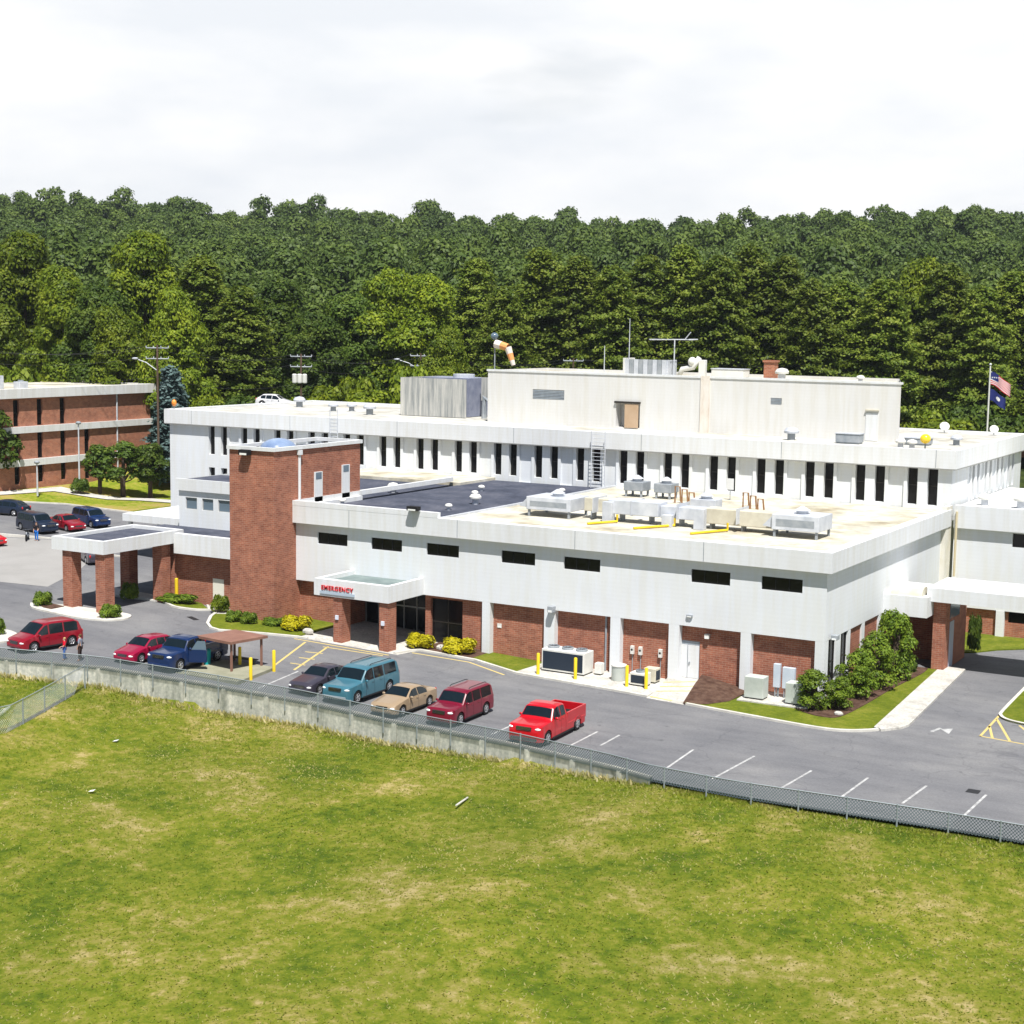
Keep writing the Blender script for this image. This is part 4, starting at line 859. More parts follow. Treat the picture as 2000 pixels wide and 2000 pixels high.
def car(name, label, loc, rz, kind, pm, Ln, W, Hh, wr=.34, fx=.185, rx=.80, group=None, cat='car', roof_rack=False, open_door=False, trim=None, grille=DARK, z=None, bump_m=None, sill=True):
    K = KIND[kind]; x0, y0 = loc; z = ground(x0, y0) + .035 if z is None else z
    slope = (ground(x0 + math.cos(rz) * 1.5, y0 + math.sin(rz) * 1.5) - ground(x0 - math.cos(rz) * 1.5, y0 - math.sin(rz) * 1.5)) / 3
    C_ = empty(name, (x0, y0, z), rz, label, cat, group); C_.rotation_euler = (0, -math.atan(slope), rz)
    cx = lambda t: Ln / 2 - t * Ln               # t 0 front .. 1 rear, +x is forward
    ground_cl = .20 * Hh / 1.5
    ar = wr + .07
    def zb(t):
        h = ground_cl + .06 * (max(0, .06 - t) + max(0, t - .94)) * 16
        for c in (fx, rx):
            d = abs(t - c) * Ln
            if d < ar: h = max(h, wr * .95 + math.sqrt(max(0, ar * ar - d * d)))
        return h
    def hw(t):
        a = min(1, t / .07); b = min(1, (1 - t) / .05); return W / 2 * (1 - .16 * (1 - a) ** 2) * (1 - .10 * (1 - b) ** 2)
    belt = K['belt'] * Hh
    T = sorted(set([i / 70 for i in range(71)] + [p[0] for p in K['top']] + [c + s * ar / Ln for c in (fx, rx) for s in (-1, -.97, -.8, -.5, 0, .5, .8, .97, 1)]))
    vs = []
    for t in T:
        zt = interp(K['top'], t) * Hh; w_ = hw(t); bz = min(belt, zt - .05); lo = zb(t); md = max(lo + .02, min(.50 * belt + .1, bz - .05))
        up = max(0, min(1, (zt - belt - .04) / (Hh - belt - .04))); wrf = w_ * (.94 + (K['roofw'] - .94) * up)
        half = [(0, lo), (w_ - .12, lo), (w_ - .015, lo + .03), (w_, md), (w_ * .965, bz), (wrf, zt - .055 - .02 * up), (wrf - .10, zt), (wrf * .5, zt + .022), (0, zt + .03)]
        x = cx(t); vs += [(x, -a, b) for a, b in half] + [(x, a, b) for a, b in half[-2:0:-1]]
    k = 16; fs = []
    for i in range(len(T) - 1):
        for j in range(k): fs.append((i * k + j, i * k + (j + 1) % k, (i + 1) * k + (j + 1) % k, (i + 1) * k + j))
    fs += [tuple(range(k))[::-1], tuple((len(T) - 1) * k + j for j in range(k))]
    body = MB().add(vs, fs).build('body', pm, C_, local=True, angle=32); body['_o'] = (0, 0, 0)
    def side(t, s, e):                          # point on the greenhouse side, s=0 belt .. 1 top
        zt = interp(K['top'], t) * Hh; w_ = hw(t); bz = min(belt, zt - .05); up = max(0, min(1, (zt - belt - .04) / (Hh - belt - .04))); wrf = w_ * (.94 + (K['roofw'] - .94) * up)
        return (cx(t), (w_ * .965 + (wrf - w_ * .965) * s + e), bz + (zt - .07 - bz) * s)
    for sg in (-1, 1):
        for a, b in K['wins']:
            n = 8; vs = []; fs = []
            for i in range(n + 1):
                t = a + (b - a) * i / n
                zt = interp(K['top'], t) * Hh
                s1 = .95 if zt - belt > .25 else .95 * max(.12, (zt - belt) / .3)
                for s in (.06, s1): p = side(t, s, .012); vs.append((p[0], sg * p[1], p[2]))
            fs = [(2 * i, 2 * i + 1, 2 * i + 3, 2 * i + 2) for i in range(n)]
            MB().add(vs, fs).build('side_window', CARGLASS, C_, local=True)
    def topstrip(a, b, f0, f1, nm):
        vs = []; n = 6
        for i in range(n + 1):
            t = a + (b - a) * i / n; zt = interp(K['top'], t) * Hh; up = max(0, min(1, (zt - belt - .04) / (Hh - belt - .04))); wrf = hw(t) * (.94 + (K['roofw'] - .94) * up) * f0
            vs += [(cx(t), -wrf + .03, zt + .010), (cx(t), -wrf * .5, zt + .036), (cx(t), 0, zt + .045), (cx(t), wrf * .5, zt + .036), (cx(t), wrf - .03, zt + .010)]
        fs = [(5 * i + j, 5 * i + j + 1, 5 * i + j + 6, 5 * i + j + 5) for i in range(n) for j in range(4)]
        return MB().add(vs, fs).build(nm, CARGLASS, C_, local=True)
    topstrip(K['cowl'] + .012, K['roofa'] - .01, .95, 1, 'windscreen')
    topstrip(K['roofb'] + (.01 if kind != 'pickup' else .008), K['back'] - .01, .93, 1, 'rear_window')
    for c in (fx, rx):
        for sg in (-1, 1):
            yy = sg * (hw(c) - .12)
            ty = MB().lathe([(wr * .55, -.10), (wr * .93, -.105), (wr, -.07), (wr, .07), (wr * .93, .105), (wr * .55, .10)], (0, 0, 0), 20, 'y')
            ty.v = [(v[0] + cx(c), v[1] + yy, v[2] + wr) for v in ty.v]; wh = ty.build('wheel', BLACK, C_, local=True, angle=40)
            rm = MB(); rm.lathe([(wr * .60, 0), (wr * .62, .02), (wr * .56, .03), (wr * .50, .0)], (0, 0, 0), 16, 'y')
            for q in range(5):
                a = q * 2 * math.pi / 5; d = Vector((math.cos(a), 0, math.sin(a))); rm.tube([d * .03, d * wr * .52], .045, 5)
            rm.blob((0, .02, 0), (.07, .03, .07), 8, 4)
            rm.v = [(v[0] + cx(c), (v[1] if sg > 0 else -v[1]) + yy + sg * .095, v[2] + wr) for v in rm.v]; ro = rm.build('rim', RIM, wh, local=True)
    tz = interp(K['top'], .03) * Hh
    for sg in (-1, 1):
        m = MB(); m.blob((cx(.028), sg * (hw(.03) - .20), tz - .16), (.16, .19, .085), 12, 8); m.build('headlight', LAMP, C_, local=True, smooth=True)
        m = MB(); m.blob((cx(.985), sg * (hw(.985) - .12), belt - .12 if kind != 'pickup' else belt - .25), (.09, .09, .17), 10, 6); m.build('tail_light', TAIL, C_, local=True, smooth=True)
        p = side(K['cowl'] + .065, .12, 0); m = MB(); m.blob((p[0], sg * (p[1] + .13), p[2] + .02), (.07, .12, .085), 8, 6); m.build('mirror', trim or pm, C_, local=True, smooth=True)
        for t in (K['wins'][0][1] + .008, K['wins'][1][1] - .03):
            p = side(t - .03, 0, 0); m = MB(); m.box(p[0] - .09, sg * (p[1] + .015), belt - .13, p[0] + .09, sg * (p[1] + .045), belt - .10); m.build('door_handle', trim or pm, C_, local=True)
    m = MB(); m.box(cx(.03), -hw(0) * .52, tz - .27, cx(-.004), hw(0) * .52, tz - .07); g_ = m.build('grille', grille, C_, local=True, bev=.02)
    m = MB(); [m.box(cx(-.0045) - .002, -hw(0) * .5, tz - .25 + .05 * i, cx(-.0065), hw(0) * .5, tz - .237 + .05 * i) for i in range(4)]; m.build('grille_bars', CHROME, g_, local=True)
    m = MB(); m.box(cx(.04), -hw(.0) * .93, ground_cl + .10, cx(-.010), hw(0) * .93, ground_cl + .30); m.build('bumper', bump_m or trim or pm, C_, local=True, bev=.05)
    m = MB(); m.box(cx(.96), -hw(1) * .93, ground_cl + .10, cx(1.008), hw(1) * .93, ground_cl + .30); m.build('bumper', trim or pm, C_, local=True, bev=.05)
    m = MB(); m.box(cx(1.009), -.16, ground_cl + .34, cx(.985), .16, ground_cl + .47); m.build('number_plate', PLATE, C_, local=True)
    for sg in (-1, 1):
        m = MB(); yy = hw(.5); m.box(cx(fx) - ar - .05, sg * (yy - .04), ground_cl - .03, cx(rx) + ar + .05, sg * (yy + .006), ground_cl + .07); m.build('sill', DARK, C_, local=True)
        for t in (K['wins'][0][0] + .01, K['wins'][0][1] + .008, K['wins'][1][1] + .005):
            if abs(t - rx) * Ln < ar + .05: continue
            md = .50 * belt + .1; m = MB(); a = cx(t); m.add([(a - .009, sg * (hw(t) + .004), ground_cl + .1), (a + .009, sg * (hw(t) + .004), ground_cl + .1), (a + .009, sg * (hw(t) + .004), md), (a + .009, sg * (hw(t) * .965 + .004), belt), (a - .009, sg * (hw(t) * .965 + .004), belt), (a - .009, sg * (hw(t) + .004), md)], [(0, 1, 2, 5), (5, 2, 3, 4)]); m.build('door_seam', BLACK, C_, local=True)
    if kind == 'pickup':
        fz = .42 * Hh; tz_ = .68 * Hh
        for sg in (-1, 1):
            m = MB(); a, b = sg * (W / 2 * .985), sg * (W / 2 * .985 - .11); m.box(cx(.575), a, fz - .25, cx(.985), b, tz_); m.build('bed_side', pm, C_, local=True, bev=.02)
        m = MB(); m.box(cx(.975), -W / 2 * .95, fz - .2, cx(.995), W / 2 * .95, tz_ - .01); m.build('tailgate', pm, C_, local=True, bev=.02)
        m = MB(); m.box(cx(.58), -W / 2 * .93, fz + .035, cx(.974), W / 2 * .93, fz + .06); m.build('bed_liner', BLACK, C_, local=True)
    if roof_rack:
        for sg in (-1, 1):
            m = MB(); yy = sg * W / 2 * K['roofw'] * .82; m.tube([(cx(.47), yy, Hh + .03), (cx(.50), yy, Hh + .09), (cx(.85), yy, Hh + .08), (cx(.88), yy, Hh + .02)], .022, 6); m.build('roof_rail', DARK, C_, local=True)
    if open_door:
        h0 = Vector((cx(K['cowl'] + .07), W / 2 * .97, 0)); a = R(62); d = Vector((-math.cos(a), math.sin(a), 0)) * 1.15
        m = MB(); p = [h0, h0 + d]; q = Vector((math.sin(a), math.cos(a), 0)) * .09
        vs = [p[0] + Vector((0, 0, .45)), p[1] + Vector((0, 0, .45)), p[1] + Vector((0, 0, belt)), p[0] + Vector((0, 0, belt))]; m.add(vs + [v + q for v in vs], [(3, 2, 1, 0), (4, 5, 6, 7), (0, 1, 5, 4), (1, 2, 6, 5), (2, 3, 7, 6), (3, 0, 4, 7)])
        dr = m.build('open_door', pm, C_, local=True)
        m = MB(); vs = [p[0] + Vector((0, 0, belt + .01)) + d * .12, p[1] + Vector((0, 0, belt + .01)) - d * .04, p[1] + Vector((0, 0, Hh * .94)) - d * .1, p[0] + d * .45 + Vector((0, 0, Hh * .94))]
        m.add(vs + [v + q * .3 for v in vs], [(3, 2, 1, 0), (4, 5, 6, 7), (0, 1, 5, 4), (1, 2, 6, 5), (2, 3, 7, 6), (3, 0, 4, 7)]); m.build('door_window', GLASSB, dr, local=True)
    return C_
DN = R(-90)
REDP = paint('bright_red_paint', (.50, .003, .010)); BURG = paint('burgundy_paint', (.17, .004, .020)); TEAL = paint('teal_blue_paint', (.045, .15, .20)); GOLD = paint('gold_beige_paint', (.33, .24, .15))
GREYP = paint('dark_grey_purple_paint', (.045, .040, .055)); NAVY = paint('navy_blue_paint', (.006, .022, .085)); MAR = paint('maroon_paint', (.27, .004, .035)); DNAVY = paint('dark_navy_paint', (.01, .018, .04)); VRED = paint('deep_red_paint', (.24, .004, .014))
grp = 'vehicles parked along the retaining wall'
# positions from the wheels that show; the nose of each car points to the wall
def park(cxl, front_y, Ln, ang=0): return (cxl + math.sin(ang) * Ln / 2, front_y + Ln / 2 * math.cos(ang))
car('pickup_truck', 'bright red pickup truck with open black bed, last vehicle of the row', park(-10.85, -18.8, 5.95), DN + R(2), 'pickup', REDP, 5.95, 2.12, 1.98, .41, .165, .80, grp, 'pickup truck', bump_m=mat('dark_chrome', (.22, .24, .28), .2, .5, .9))
car('station_wagon', 'burgundy sport utility vehicle between the gold sedan and the red pickup', park(-17.05, -17.75, 4.95), DN + R(1), 'suv', BURG, 4.95, 1.92, 1.84, .38, .19, .79, grp, 'car', roof_rack=True)
car('sedan', 'gold beige sedan beside the burgundy vehicle', park(-20.9, -17.9, 4.75), DN, 'sedan', GOLD, 4.75, 1.85, 1.50, .33, .19, .80, grp, 'car')
car('large_wagon', 'long teal blue sport utility vehicle, tallest of the row', park(-24.65, -17.55, 5.75), DN + R(1), 'suv', TEAL, 5.75, 2.1, 2.0, .40, .17, .775, grp, 'car', roof_rack=True, bump_m=mat('silver_bumper', (.35, .40, .42), .3, .5, .5))
car('sedan', 'dark grey sedan left of the teal blue vehicle', park(-27.5, -17.3, 4.85), DN, 'sedan', GREYP, 4.85, 1.86, 1.48, .33, .19, .80, grp, 'car')
car('pickup_truck', 'navy blue pickup truck with its driver door open, left of the brown shelter', park(-37.75, -18.7, 5.8), DN + R(1), 'pickup', NAVY, 5.8, 2.1, 1.95, .40, .165, .80, grp, 'pickup truck', open_door=True)
car('hatchback', 'maroon small car left of the navy pickup', park(-40.8, -18.7, 4.5), DN, 'hatch', MAR, 4.5, 1.8, 1.50, .33, .19, .80, grp, 'car')
car('minivan', 'deep red minivan at the left end by the kerb island, people beside it', park(-47.75, -21.1, 4.8, 0), DN - R(9), 'minivan', VRED, 4.8, 1.96, 1.82, .35, .19, .80, grp, 'minivan')
g2 = 'vehicles in the far left lot'
car('wagon', 'dark navy station wagon parked by the lawn edge at far left', (-94.6, 20.2), R(196), 'hatch', DNAVY, 5.0, 1.85, 1.55, .34, .19, .80, g2)
car('sport_utility_vehicle', 'dark blue sport utility vehicle, left of the dark red car in the far lot', (-83.8, 14.4), R(-12), 'suv', DNAVY, 4.9, 1.9, 1.8, .37, .19, .80, g2)
car('sedan', 'dark red sedan between two dark vehicles in the far lot', (-82.9, 17.3), R(-14), 'sedan', VRED, 4.7, 1.8, 1.45, .33, .19, .80, g2)
car('sport_utility_vehicle', 'dark blue boxy vehicle, rightmost of the far lot row', (-82.9, 20.6), R(-14), 'suv', NAVY, 4.7, 1.85, 1.75, .36, .19, .80, g2)
car('sedan', 'bright red car cut by the left edge in the far lot', (-81.4, 5.9), R(-10), 'sedan', REDP, 4.7, 1.85, 1.45, .33, .19, .80, g2)
car('sedan', 'dark purple sedan seen between the ambulance canopy piers', (-68.3, 6.1), R(150), 'sedan', GREYP, 4.6, 1.8, 1.4, .33, .19, .80, g2)
x, y, h = standing(537, 770, 186); car('hatchback', 'small white car on the street behind the main roof, below the transformer pole', (x, y), R(20), 'hatch', paint('white_paint', (.7, .7, .72)), 4.4, 1.8, 1.5, z=pix(537, 770, 186).z - 1.5)
# motorcycle with its rider's blue bag
Mo = empty('motorcycle', (-80.3, 9.9, ground(-80.3, 9.9) + .03), R(-50), 'black motorcycle standing between the red and dark blue vehicles in the far lot', 'motorcycle')
for x in (-.72, .72):
    m = MB().lathe([(.20, -.05), (.31, -.06), (.33, 0), (.31, .06), (.20, .05)], (x, 0, .33), 16, 'y'); m.v = [(v[0], v[1], v[2]) for v in m.v]; m.build('wheel', BLACK, Mo, local=True)
m = MB(); m.tube([(-.6, 0, .35), (-.15, 0, .75), (.35, 0, .85), (.72, 0, .34)], .05); m.blob((0, 0, .5), (.3, .17, .22)); m.build('frame', METALD, Mo, local=True, smooth=True)
m = MB(); m.blob((.18, 0, .92), (.28, .16, .15)); m.build('fuel_tank', BLACK, Mo, local=True, smooth=True)
m = MB(); m.blob((-.35, 0, .86), (.36, .15, .09)); m.build('seat', BLACK, Mo, local=True, smooth=True)
m = MB(); m.tube([(.35, -.36, 1.1), (.48, -.1, 1.08), (.48, .1, 1.08), (.35, .36, 1.1)], .018); m.build('handlebar', CHROME, Mo, local=True)

# ------------------------------------------------------------------ people
SKIN = mat('skin', (.50, .30, .22), .6)
def person(label, x, y, rz, H_, shirt, trousers, hair, pose=0, z=None):
    z = ground(x, y) + .04 if z is None else z
    P = empty('person', (x, y, z), rz, label, 'person'); s = H_ / 1.75
    J = {'pel': (0, 0, .93), 'wai': (0, .0, 1.10), 'che': (.01, 0, 1.32), 'nec': (.0, 0, 1.47), 'hea': (.01, 0, 1.58), 'top': (.01, 0, 1.70)}
    for sg, n in ((1, 'l'), (-1, 'r')):
        J[n + 'sh'] = (0, sg * .17, 1.40); fwd = .18 if (pose == 1 and sg > 0) else 0
        J[n + 'el'] = (-.02 + fwd * .6, sg * .24, 1.13); J[n + 'wr'] = (.07 + fwd * 1.6, sg * .25, .90 + fwd); J[n + 'pa'] = (.09 + fwd * 2, sg * .25, .83 + fwd)
        J[n + 'hi'] = (0, sg * .09, .90); st = .10 * sg if pose == 1 else .02
        J[n + 'kn'] = (.03 + st * .5, sg * .11, .50); J[n + 'an'] = (-.02 + st, sg * .12, .09); J[n + 'to'] = (.15 + st, sg * .14, .035)
    def skin(name, edges, rad, m, parent, sub=2):
        names = []; [names.append(a) for e in edges for a in e if a not in names]
        me = bpy.data.meshes.new(name); me.from_pydata([tuple(c * s for c in J[a]) for a in names], [(names.index(a), names.index(b)) for a, b in edges], [])
        me.materials.append(m); o = bpy.data.objects.new(name, me); col.objects.link(o); o.parent = parent
        sk = o.modifiers.new('skin', 'SKIN'); me.skin_vertices or None
        ss = o.modifiers.new('sub', 'SUBSURF'); ss.levels = ss.render_levels = sub
        for i, a in enumerate(names):
            sv = me.skin_vertices[0].data[i]; r = rad.get(a, rad.get(a[1:], .05)) * s; sv.radius = (r, r) if not isinstance(r, tuple) else r; sv.use_root = (i == 0)
        sk.use_smooth_shade = True
        return o
    E_ = [('pel', 'wai'), ('wai', 'che'), ('che', 'nec'), ('nec', 'hea'), ('hea', 'top')]
    for n in 'lr':
        E_ += [('che', n + 'sh'), (n + 'sh', n + 'el'), (n + 'el', n + 'wr'), (n + 'wr', n + 'pa'), ('pel', n + 'hi'), (n + 'hi', n + 'kn'), (n + 'kn', n + 'an'), (n + 'an', n + 'to')]
        for k in range(5):
            f = 'f%d' % k; sg = 1 if n == 'l' else -1; p = J[n + 'pa']; dx = (k - 1.5) * .019 if k < 4 else .035; ln = (.07, .08, .085, .065, .035)[k]
            J[n + f] = (p[0] + dx * 1.2, p[1] - (.0 if k < 4 else .012 * sg), p[2] - ln); E_.append((n + 'pa', n + f))
    rad = {'pel': .125, 'wai': .115, 'che': .135, 'nec': .055, 'hea': .095, 'top': .075, 'sh': .06, 'el': .042, 'wr': .030, 'pa': .034, 'hi': .095, 'kn': .058, 'an': .040, 'to': .040}
    for k in range(5): rad['f%d' % k] = .0085
    body = skin('body', E_, rad, SKIN, P)
    up = [('wai', 'che'), ('che', 'nec')] + [e for n in 'lr' for e in (('che', n + 'sh'), (n + 'sh', n + 'el'))] + [('wai', 'pel')]
    skin('shirt', up, {'pel': .14, 'wai': .135, 'che': .155, 'nec': .07, 'sh': .078, 'el': .058}, shirt, P)
    skin('trousers', [('pel', n + 'hi') for n in 'lr'] + [(n + 'hi', n + 'kn') for n in 'lr'] + [(n + 'kn', n + 'an') for n in 'lr'], {'pel': .132, 'hi': .11, 'kn': .075, 'an': .06}, trousers, P)
    m = MB(); m.blob((-.02 * s, 0, 1.655 * s), (.105 * s, .10 * s, .10 * s), 12, 8); m.build('hair', hair, P, local=True, smooth=True)
    m = MB(); m.blob((.105 * s, 0, 1.59 * s), (.02 * s, .016 * s, .022 * s), 6, 4); m.build('nose', SKIN, P, local=True, smooth=True)
    return P
def cloth(n, c): return mat(n, c, .85, .1)
BR = cloth('brown_hair', (.12, .06, .03)); BL = cloth('blond_hair', (.45, .30, .14))
person('child in a red shirt and blue shorts standing beside the red minivan', -44.25, -20.35, R(-120), 1.5, cloth('red_shirt', (.70, .01, .03)), cloth('blue_denim', (.06, .13, .35)), BL, 1)
person('adult in grey top and dark trousers standing behind the red minivan', -43.35, -19.85, R(200), 1.78, cloth('grey_shirt', (.22, .24, .30)), cloth('dark_brown_trousers', (.06, .04, .035)), BR, 0)
person('person in black jacket and bright blue trousers by the motorcycle in the far lot', -79.4, 10.2, R(-60), 1.75, cloth('black_jacket', (.015, .015, .02)), cloth('bright_blue_trousers', (.02, .16, .55)), BR, 1)

# ------------------------------------------------------------------ retaining wall and fences
def along(pts, step):
    out = [pts[0]]; acc = 0
    for (a, b), (c, d) in zip(pts, pts[1:]):
        Ls = math.hypot(c - a, d - b); t = step - acc
        while t <= Ls: out.append((a + (c - a) * t / Ls, b + (d - b) * t / Ls)); t += step
        acc = Ls - (t - step)
    return out
WP = [(p[0], p[1]) for p in WALL]
rw = empty('retaining_wall', (-25, -18.6, -1), 0, 'long weathered grey concrete retaining wall between the lot and the meadow', 'wall')
mb = MB(); P_ = along(WP, 1.0) + [WP[-1]]; vs = []
for x, y in P_:
    zt = lot(x) + .09; zb_ = base_z(x, y - 1) - .7
    vs += [(x, y - .02, zb_), (x, y - .02, zt), (x, y + .28, zt), (x, y + .28, zb_)]
mb.add(vs, [(i * 4 + j, (i + 1) * 4 + j, (i + 1) * 4 + (j + 1) % 4, i * 4 + (j + 1) % 4) for i in range(len(P_) - 1) for j in range(4)] + [(0, 1, 2, 3)]); mb.build('wall_face', CONCW, rw)
mb = MB(); vs = []
for x, y in P_: zt = lot(x) + .09; vs += [(x, y - .07, zt), (x, y - .07, zt + .09), (x, y + .31, zt + .09), (x, y + .31, zt)]
mb.add(vs, [(i * 4 + j, (i + 1) * 4 + j, (i + 1) * 4 + (j + 1) % 4, i * 4 + (j + 1) % 4) for i in range(len(P_) - 1) for j in range(4)]); mb.build('coping', mottled('coping_concrete', [(.34, .32, .28), (.46, .44, .38), (.60, .56, .46)], 1.2, .9), rw)
for i, (x, y) in enumerate(along(WP, 3.1)[1:]):
    m = MB(); m.box(x - .16, y - .14, base_z(x, y - 1) - .5, x + .16, y - .02, lot(x) + .08); m.build('buttress', CONCW, rw)
FM = mat('coated_fence_wire', (.13, .17, .19), .6, .3); FP = mat('fence_post_metal', (.30, .34, .36), .5, .4, .3)
def fence(pts, zf, h, label, name='chain_link_fence', lowpost=.6, wr=.012, sp=.16, mesh_m=FM, post_m=FP):
    F_ = empty(name, (pts[0][0], pts[0][1], zf(*pts[0])), 0, label, 'fence')
    for x, y in along(pts, 2.4): m = MB(); m.tube([(x, y, zf(x, y) - lowpost), (x, y, zf(x, y) + h + .05)], .045, 6); m.build('post', post_m, F_)
    m = MB(); q = along(pts, 1.2) + [pts[-1]]; m.tube([(x, y, zf(x, y) + h) for x, y in q], .03, 5); m.build('top_rail', post_m, F_)
    m = MB(); q = along(pts, sp)
    n = max(2, int(h / sp))
    def wire(a, b):
        a, b = Vector(a), Vector(b); d = (b - a).normalized(); u = d.cross(Vector((d.y, -d.x, 0)).normalized()) if abs(d.z) < .99 else Vector((1, 0, 0)); u = Vector((-d.z, 0, d.x)).normalized() * wr
        m.add([a - u, a + u, b + u, b - u], [(0, 1, 2, 3)])
    for i in range(0, len(q) - n):
        for s in (0, 1):
            a, b = q[i], q[i + n]; za, zb_ = zf(*a), zf(*b)
            wire((a[0], a[1], za + (0 if s else h)), (b[0], b[1], zb_ + (h if s else 0)))
    m.build('wire_mesh', mesh_m, F_); return F_
fence([(x, y - .13) for x, y in WP[1:]] + [(.9, -21.1), (3.1, -21.15), (6, -20.95), (13, -20.5), (24, -20.5)], lambda x, y: lot(x) + .02, .86, 'long grey green chain link fence with posts along the edge of the parking lot', wr=.018)
fence([(-41.2, -21.6), (-38.7, -30.4), (-43.5, -36), (-52, -42)], lambda x, y: base_z(x, y) + .02, 1.5, 'grey chain link fence running down the meadow at the left', wr=.010, sp=.14, mesh_m=METAL)

# meadow grass tufts
def tufts():
    rng = np.random.default_rng(3); out = []; n = 130000
    X = rng.uniform(-66, 26, n); Yd = rng.uniform(0, 1, n) ** 1.35 * 42
    keep = []; Pt = []
    for x, d in zip(X, Yd):
        y = wall_y(x) - .15 - d; Pt.append((x, y, base_z(x, y)))
    P = np.array(Pt); h = rng.uniform(.03, .08, n) * (1 + 1.3 * np.exp(-Yd / .8)); a = rng.uniform(0, 6.28, n); wd = rng.uniform(.02, .05, n)
    u = np.stack([np.cos(a), np.sin(a), 0 * a], 1) * wd[:, None]; up = np.stack([rng.normal(0, .06, n), rng.normal(0, .06, n), h], 1)
    v = np.stack([P - u, P + u, P + u * .4 + up, P - u * .4 + up], 1).reshape(-1, 3)
    lm = leafy('meadow_blades', (.16, .22, .015), (.28, .31, .04), (.55, .48, .20), .5, 0, .25)
    o = bpy.data.objects.new('meadow_grass', np_mesh('meadow_grass', v, lm)); col.objects.link(o); tag(o, 'rough yellow green meadow grass below the wall', 'grass', kind='stuff')
    n = 2200; X = rng.uniform(-62, -3, n); v = []
    P = np.array([(x, wall_y(x) - .12 - abs(rng.normal(0, .22)), 0) for x in X]); P[:, 2] = [base_z(p[0], p[1]) for p in P]
    h = rng.uniform(.10, .36, n); a = rng.uniform(0, 6.28, n); u = np.stack([np.cos(a), np.sin(a), 0 * a], 1) * .07; up = np.stack([rng.normal(0, .1, n), rng.normal(-.05, .08, n), h], 1)
    v = np.stack([P - u, P + u, P + u * .3 + up, P - u * .3 + up], 1).reshape(-1, 3)
    o = bpy.data.objects.new('dry_grass', np_mesh('dry_grass', v, leafy('dry_straw', (.38, .38, .12), (.58, .52, .24), (.75, .66, .38), .45, 0, .6))); col.objects.link(o); tag(o, 'dry straw coloured grass along the foot of the retaining wall', 'grass', kind='stuff')
tufts()
for x, y, lb in [(-33.6, -27.0, 'white scrap of paper in the grass, nearest the wall on the left'), (-28.0, -34.5, 'small white litter in the lower left of the meadow')]:
    m = MB(); m.add([(x, y, base_z(x, y) + .1), (x + .3, y + .05, base_z(x, y) + .16), (x + .26, y + .3, base_z(x, y) + .2), (x - .03, y + .22, base_z(x, y) + .12)], [(0, 1, 2, 3)]); tag(m.build('litter', WHITE2), lb, 'litter')
m = MB(); x, y = -10.2, -25.5; z = base_z(x, y); m.tube([(x, y, z + .1), (x + .3, y - 1.6, z + .16)], .05, 6); tag(m.build('pale_stick', CONC), 'pale stick lying in the meadow below the gold sedan', 'stick')

# ------------------------------------------------------------------ bollards, shelter, ground equipment
def bollard(x, y, h, lb, base=.0):
    z = ground(x, y) + base
    o = MB().lathe([(.11, 0), (.11, h - .06), (.085, h - .015), (.03, h)], (x, y, z), 14).build('bollard', YEL, loc=(x, y, z), angle=40); return tag(o, lb, 'bollard', 'yellow steel bollards')
bollard(-18.6, -3.05, 1.45, 'yellow bollard at the left end of the large condenser', .15); bollard(-15.85, -2.95, 1.45, 'yellow bollard at the right front of the large condenser', .15)
bollard(-12.1, -2.95, 1.4, 'yellow bollard between the round unit and the small white unit', .15); bollard(-10.75, -2.9, 1.4, 'yellow bollard in front of the small white unit', .15)
bollard(-32.1, -16.3, 1.5, 'nearest yellow bollard, right of the brown shelter by the fence', 0); bollard(-32.4, -13.6, 1.45, 'rightmost yellow bollard in the middle of the lot', 0)
bollard(-35.0, -13.9, 1.3, 'yellow bollard just under the brown shelter roof', 0)
# brown roofed shelter on a fenced pad
S_ = empty('shelter', (-34.6, -15.6, ground(-34.6, -15.6)), 0, 'small open shelter with brown flat roof beside the navy pickup', 'shelter')
gz = ground(-34.6, -15.6)
mb = MB(); mb.prism([(-37.1, -15.7), (-33.9, -16.1), (-33.3, -13.1), (-36.4, -12.7)], gz + 1.95, gz + 2.12); mb.build('roof', SHELT, S_)
for x, y in ((-36.8, -15.5), (-34.1, -15.8), (-33.6, -13.4), (-36.2, -13.0)): m = MB(); m.box(x - .06, y - .06, gz, x + .06, y + .06, gz + 1.95); m.build('post', SHELT, S_)
m = MB(); m.box(-36.3, -13.6, gz + .42, -34.0, -13.2, gz + .48); m.box(-36.1, -13.5, gz, -36.0, -13.3, gz + .42); m.box(-34.3, -13.5, gz, -34.2, -13.3, gz + .42); m.build('bench', mat('bench_dark', (.04, .05, .04), .7), S_)
m = MB(); m.prism([(-37.0, -18.1), (-31.9, -17.8), (-32.6, -13.2), (-37.2, -13.4)], gz - .1, gz + .13); tag(m.build('shelter_pad', mottled('sandy_pad', [(.23, .23, .16), (.32, .31, .23)], 1, .9)), kind='structure')
m = MB(); m.lathe([(.26, 0), (.30, .9), (.32, .95), (.2, 1.05)], (-36.9, -15.0, gz + .13), 14); tag(m.build('litter_bin', mat('turquoise_bin', (.01, .33, .36), .5), angle=40), 'turquoise bin at the left post of the brown shelter', 'bin')
